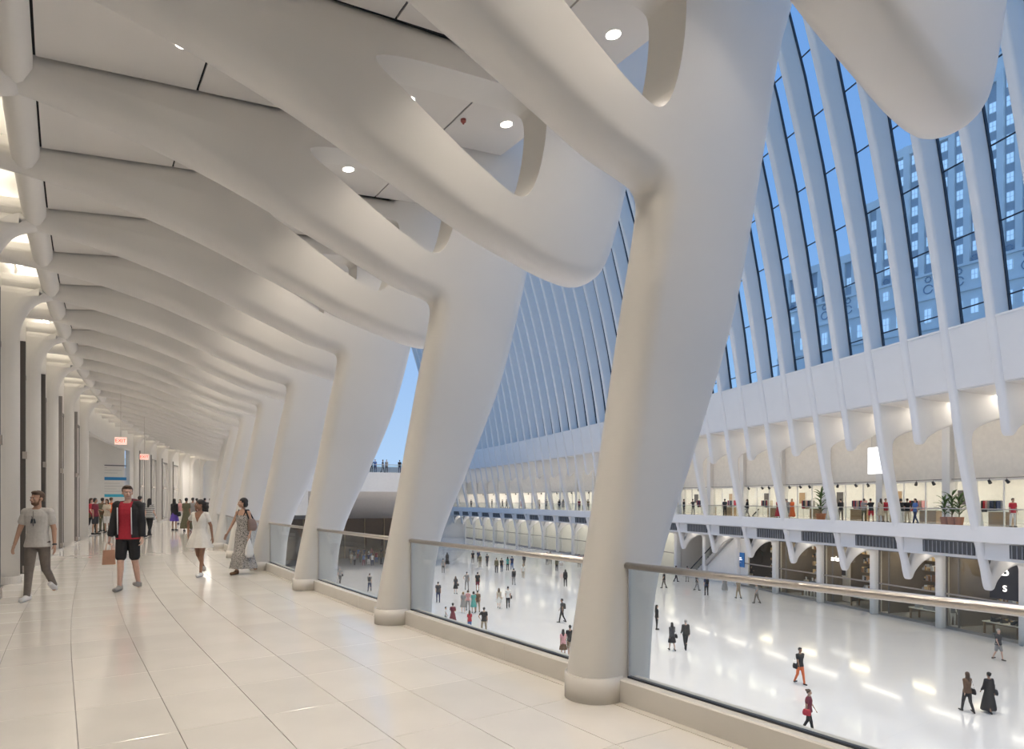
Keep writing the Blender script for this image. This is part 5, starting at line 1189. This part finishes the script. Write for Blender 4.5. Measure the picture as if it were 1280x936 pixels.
M = Matrix.Translation(t.location) @ Matrix.Rotation(t.rotation_euler.z, 4, 'Z'); wp = M @ ((J['wrL']+J['hdL']*.08)*(1.66/1.75))
b = thing('shopping_bag', 'white plastic shopping bag held by the woman in the printed dress', 'bag', (wp.x, wp.y, wp.z-.42), t.rotation_euler.z)
bm = bmesh.new(); p_loft(bm, [(0, 0, 0, .04, .09), (0, 0, .06, .06, .12), (0, 0, .2, .055, .11), (0, 0, .3, .03, .07), (0, 0, .42, .01, .02)], 16)
pobj('bag_body', fuse('bag_body', bm, .012, None, 2), b, mat('plastic_white', (.74, .73, .70), .4))
# ---------------------------------------------------------------- plants on the far gallery
LEAF = mat('palm_leaf', (.10, .17, .05), .6, var=.3, scale=8); TERR = mat('terracotta', (.50, .20, .10), .8)
leaf_me = bpy.data.meshes.new('frond'); lv = []; lf = []
for i in range(7):
    u = i/6; w_ = .09*math.sin(PI*min(1, u*.9+.08)); z = .75*u-.45*u*u; lv += [(u*.8, -w_, z-.01), (u*.8, 0, z+.02), (u*.8, w_, z-.01)]
    if i: k = 3*i; lf += [(k-3, k, k+1, k-2), (k-2, k+1, k+2, k-1)]
leaf_me.from_pydata(lv, [], lf); leaf_me.update(); leaf_me.materials.append(LEAF)
def potted(px, b, hh, n, spread, label, rp_=.28):
    s = opp_s(px, b); t = thing('potted_palm', label, 'plant', OP(s, b, 0)); bm = bmesh.new(); cyl(bm, (0, 0, 0), (0, 0, .5), rp_*.75, rp_, 16); bm_obj('pot', bm, TERR, t)
    bm = bmesh.new(); cyl(bm, (0, 0, .45), (0, 0, hh*.8), .035, .025, 8); bm_obj('stem', bm, mat('stem_brown', (.2, .13, .07), .8), t)
    for i in range(n):
        o = inst('frond', leaf_me, t, (0, 0, .6+(hh-.9)*(i/n)), i*2.4, (spread, spread, spread)); o.rotation_euler = (random.uniform(-.3, .3), random.uniform(-.7, .1), i*2.4)
random.seed(5)
potted(1026, 4.6, 2.5, 34, .85, 'tall bushy palm in terracotta pot on the far gallery, left of the dark couple', .42)
for px, h in ((1181, 1.9), (1190, 2.3), (1199, 2.0)): potted(px, 4.8, h, 22, .8, 'potted palm with broad fronds on the far gallery, %s of three' % {1181: 'left', 1190: 'middle', 1199: 'right'}[px])

# ---------------------------------------------------------------- furnishing of the shops across the hall
random.seed(21)
FRW = mat('shopfront_white', (.80, .79, .77), .4); PIC = mat('picture_dark', (.10, .09, .09), .6); WOOD = mat('counter_wood', (.42, .28, .16), .5)
CLO = [CL['red'], CL['navy'], CL['beige'], CL['charcoal'], CL['pink'], CL['grey']]
for q in range(-2, 14):
    a = O0+OSP*2*q; b = a+2*OSP; px = proj(OP((a+b)/2, 7, 0))[0]; nm = ordw(q+3).replace('nearest', 'first')
    t = thing('gallery_shopfront', 'white framed shopfront on the far gallery, %s bay from the right' % nm, 'shopfront', (0, 0, 0), 0, 'upper shopfronts across the hall')
    for u in (a+1.9, a+3.75): cage('frame_post', opf, u, u+.07, 6.95, 7.05, 0, 3.0, FRW, t)
    cage('header', opf, a+.35, b-.35, 6.93, 7.07, 2.88, 3.0, FRW, t)
    cage('glass_pane', opf, a+.35, b-.35, 6.99, 7.0, .1, 2.88, GLASS, t)
    if q > 9: continue
    t = thing('wall_picture', 'dark framed picture on the back wall of the upper shop, %s bay from the right' % nm, 'picture', (0, 0, 0), 0, 'pictures in the upper shops')
    u = a+1+random.random()*2.5; cage('frame', opf, u, u+.9, 11.4, 11.5, 1.2, 2.4, FRW, t); cage('canvas', opf, u+.06, u+.84, 11.37, 11.41, 1.26, 2.34, PIC if q % 2 else WOOD, t)
    t = thing('display_counter', 'low wooden counter in the upper shop, %s bay from the right' % nm, 'counter', (0, 0, 0), 0, 'counters in the upper shops')
    u = a+.8+random.random()*2.6; cage('top', opf, u, u+1.5, 7.8, 8.5, .82, .88, FRW, t); cage('cabinet', opf, u+.05, u+1.45, 7.85, 8.45, 0, .82, WOOD, t)
    t = thing('clothes_rack', 'steel clothes rack with hanging garments in the upper shop, %s bay from the right' % nm, 'rack', (0, 0, 0), 0, 'clothes racks in the upper shops')
    u = a+3.2+random.random()*.6
    bm = bmesh.new(); cyl(bm, OP(u, 8.6, 1.6), OP(u+1.3, 8.6, 1.6), .02, seg=6)
    for w_ in (u, u+1.3): cyl(bm, OP(w_, 8.6, 0), OP(w_, 8.6, 1.6), .02, seg=6)
    bm_obj('frame', bm, STEEL, t)
    for i in range(8):
        v = u+.1+i*.15; cage('garment', opf, v, v+.07, 8.35, 8.85, .75+random.random()*.3, 1.56, random.choice(CLO), t)
# framed prints of one storefront
s = opp_s(1045, 8.3)
for r_ in range(2):
    for c_ in range(3):
        t = thing('framed_print', 'small framed print inside the storefront with portraits, %s row, %s' % (('lower', 'upper')[r_], ('right', 'middle', 'left')[c_]), 'picture')
        u = s-1.2+c_*.9; z = -5.0+r_*1.1; cage('frame', opf, u, u+.66, 8.30, 8.35, z, z+.85, FRW, t); cage('print', opf, u+.1, u+.56, 8.28, 8.31, z+.1, z+.75, PIC, t)
cagewall = struct(sweep('wall_print', opf, [(8.37, HZ+.1), (8.45, HZ+.1), (8.45, -2.6), (8.37, -2.6)], [s-1.5, s+1.6], mat('print_wall', (.78, .70, .60), .6)), 'pale partition behind the framed prints')
MAN = mat('mannequin_white', (.82, .80, .77), .4)
for i, (px, pose) in enumerate(((1096, 'stand'), (1104, 'hip'), (1178, 'stand'), (1186, 'walk'), (1194, 'stand'), (1010, 'stand'), (1018, 'hip'))):
    u = opp_s(px, 7.2); key = (pose, False); J = cached(('J',)+key, lambda: joints(POSES[pose], False))
    t = thing('mannequin', 'white mannequin in a dark storefront across the hall, %s from the right' % ordw([2, 3, 0, 1, 4, 5, 6][i] if 0 else 6-sorted((1096, 1104, 1178, 1186, 1194, 1010, 1018)).index(px)).replace('nearest', 'first'), 'mannequin', OP(u, 7.0, HZ+.15), -TH, 'mannequins in the storefronts')
    cage('plinth', opf, u-.35, u+.35, 6.7, 7.3, HZ, HZ+.15, FRW, None)
    o = bpy.data.objects['plinth'] if i == 0 else bpy.data.objects['plinth.%03d' % i]; o.parent = t; o.matrix_parent_inverse = (Matrix.Translation(t.location) @ Matrix.Rotation(-TH, 4, 'Z')).inverted()
    oinst('figure', cached(('body',)+key, lambda: body_mesh(J, .024)), t, MAN)
    oinst('shirt', cached(('top', 'tee')+key, lambda: top_mesh(J, 'tee', .024)), t, random.choice([CL['white'], CL['beige'], CL['grey']]))
    oinst('trousers', cached(('bot', 'trousers')+key, lambda: bottom_mesh(J, 'trousers', .024)), t, CL['white'])
# sparkling goods wall and dark sign panel
s = opp_s(1106, 8.6); t = thing('goods_wall', 'brown wall rack of small glittering goods in the storefront left of the mannequins', 'rack')
cage('board', opf, s-1.1, s+1.0, 8.6, 8.7, -5.4, -2.4, WOOD, t)
for m_, n_ in ((MATS['goods_gold'], 90), (MATS['goods_white'], 40), (MATS['goods_brown'], 90)):
    bm = bmesh.new()
    for _ in range(n_):
        u = s-1.05+random.random()*2; z = -5.3+random.random()*2.8; P = [OP(u, 8.5, z), OP(u+.1, 8.5, z), OP(u+.1, 8.6, z), OP(u, 8.6, z)]; P += [v+Vector((0, 0, .1)) for v in P]
        vs = [bm.verts.new(v) for v in P]
        for f in BF: bm.faces.new([vs[k] for k in f])
    o = bm_obj('goods', bm, m_, t); o['kind'] = 'stuff'
s = opp_s(1255, 6.2); tag(cage('sign_panel', opf, s-1.0, s+.9, 6.16, 6.26, -4.6, -2.3, mat('sign_black', (.03, .03, .035), .4)), 'black panel behind the white letters at the right storefront', 'sign')
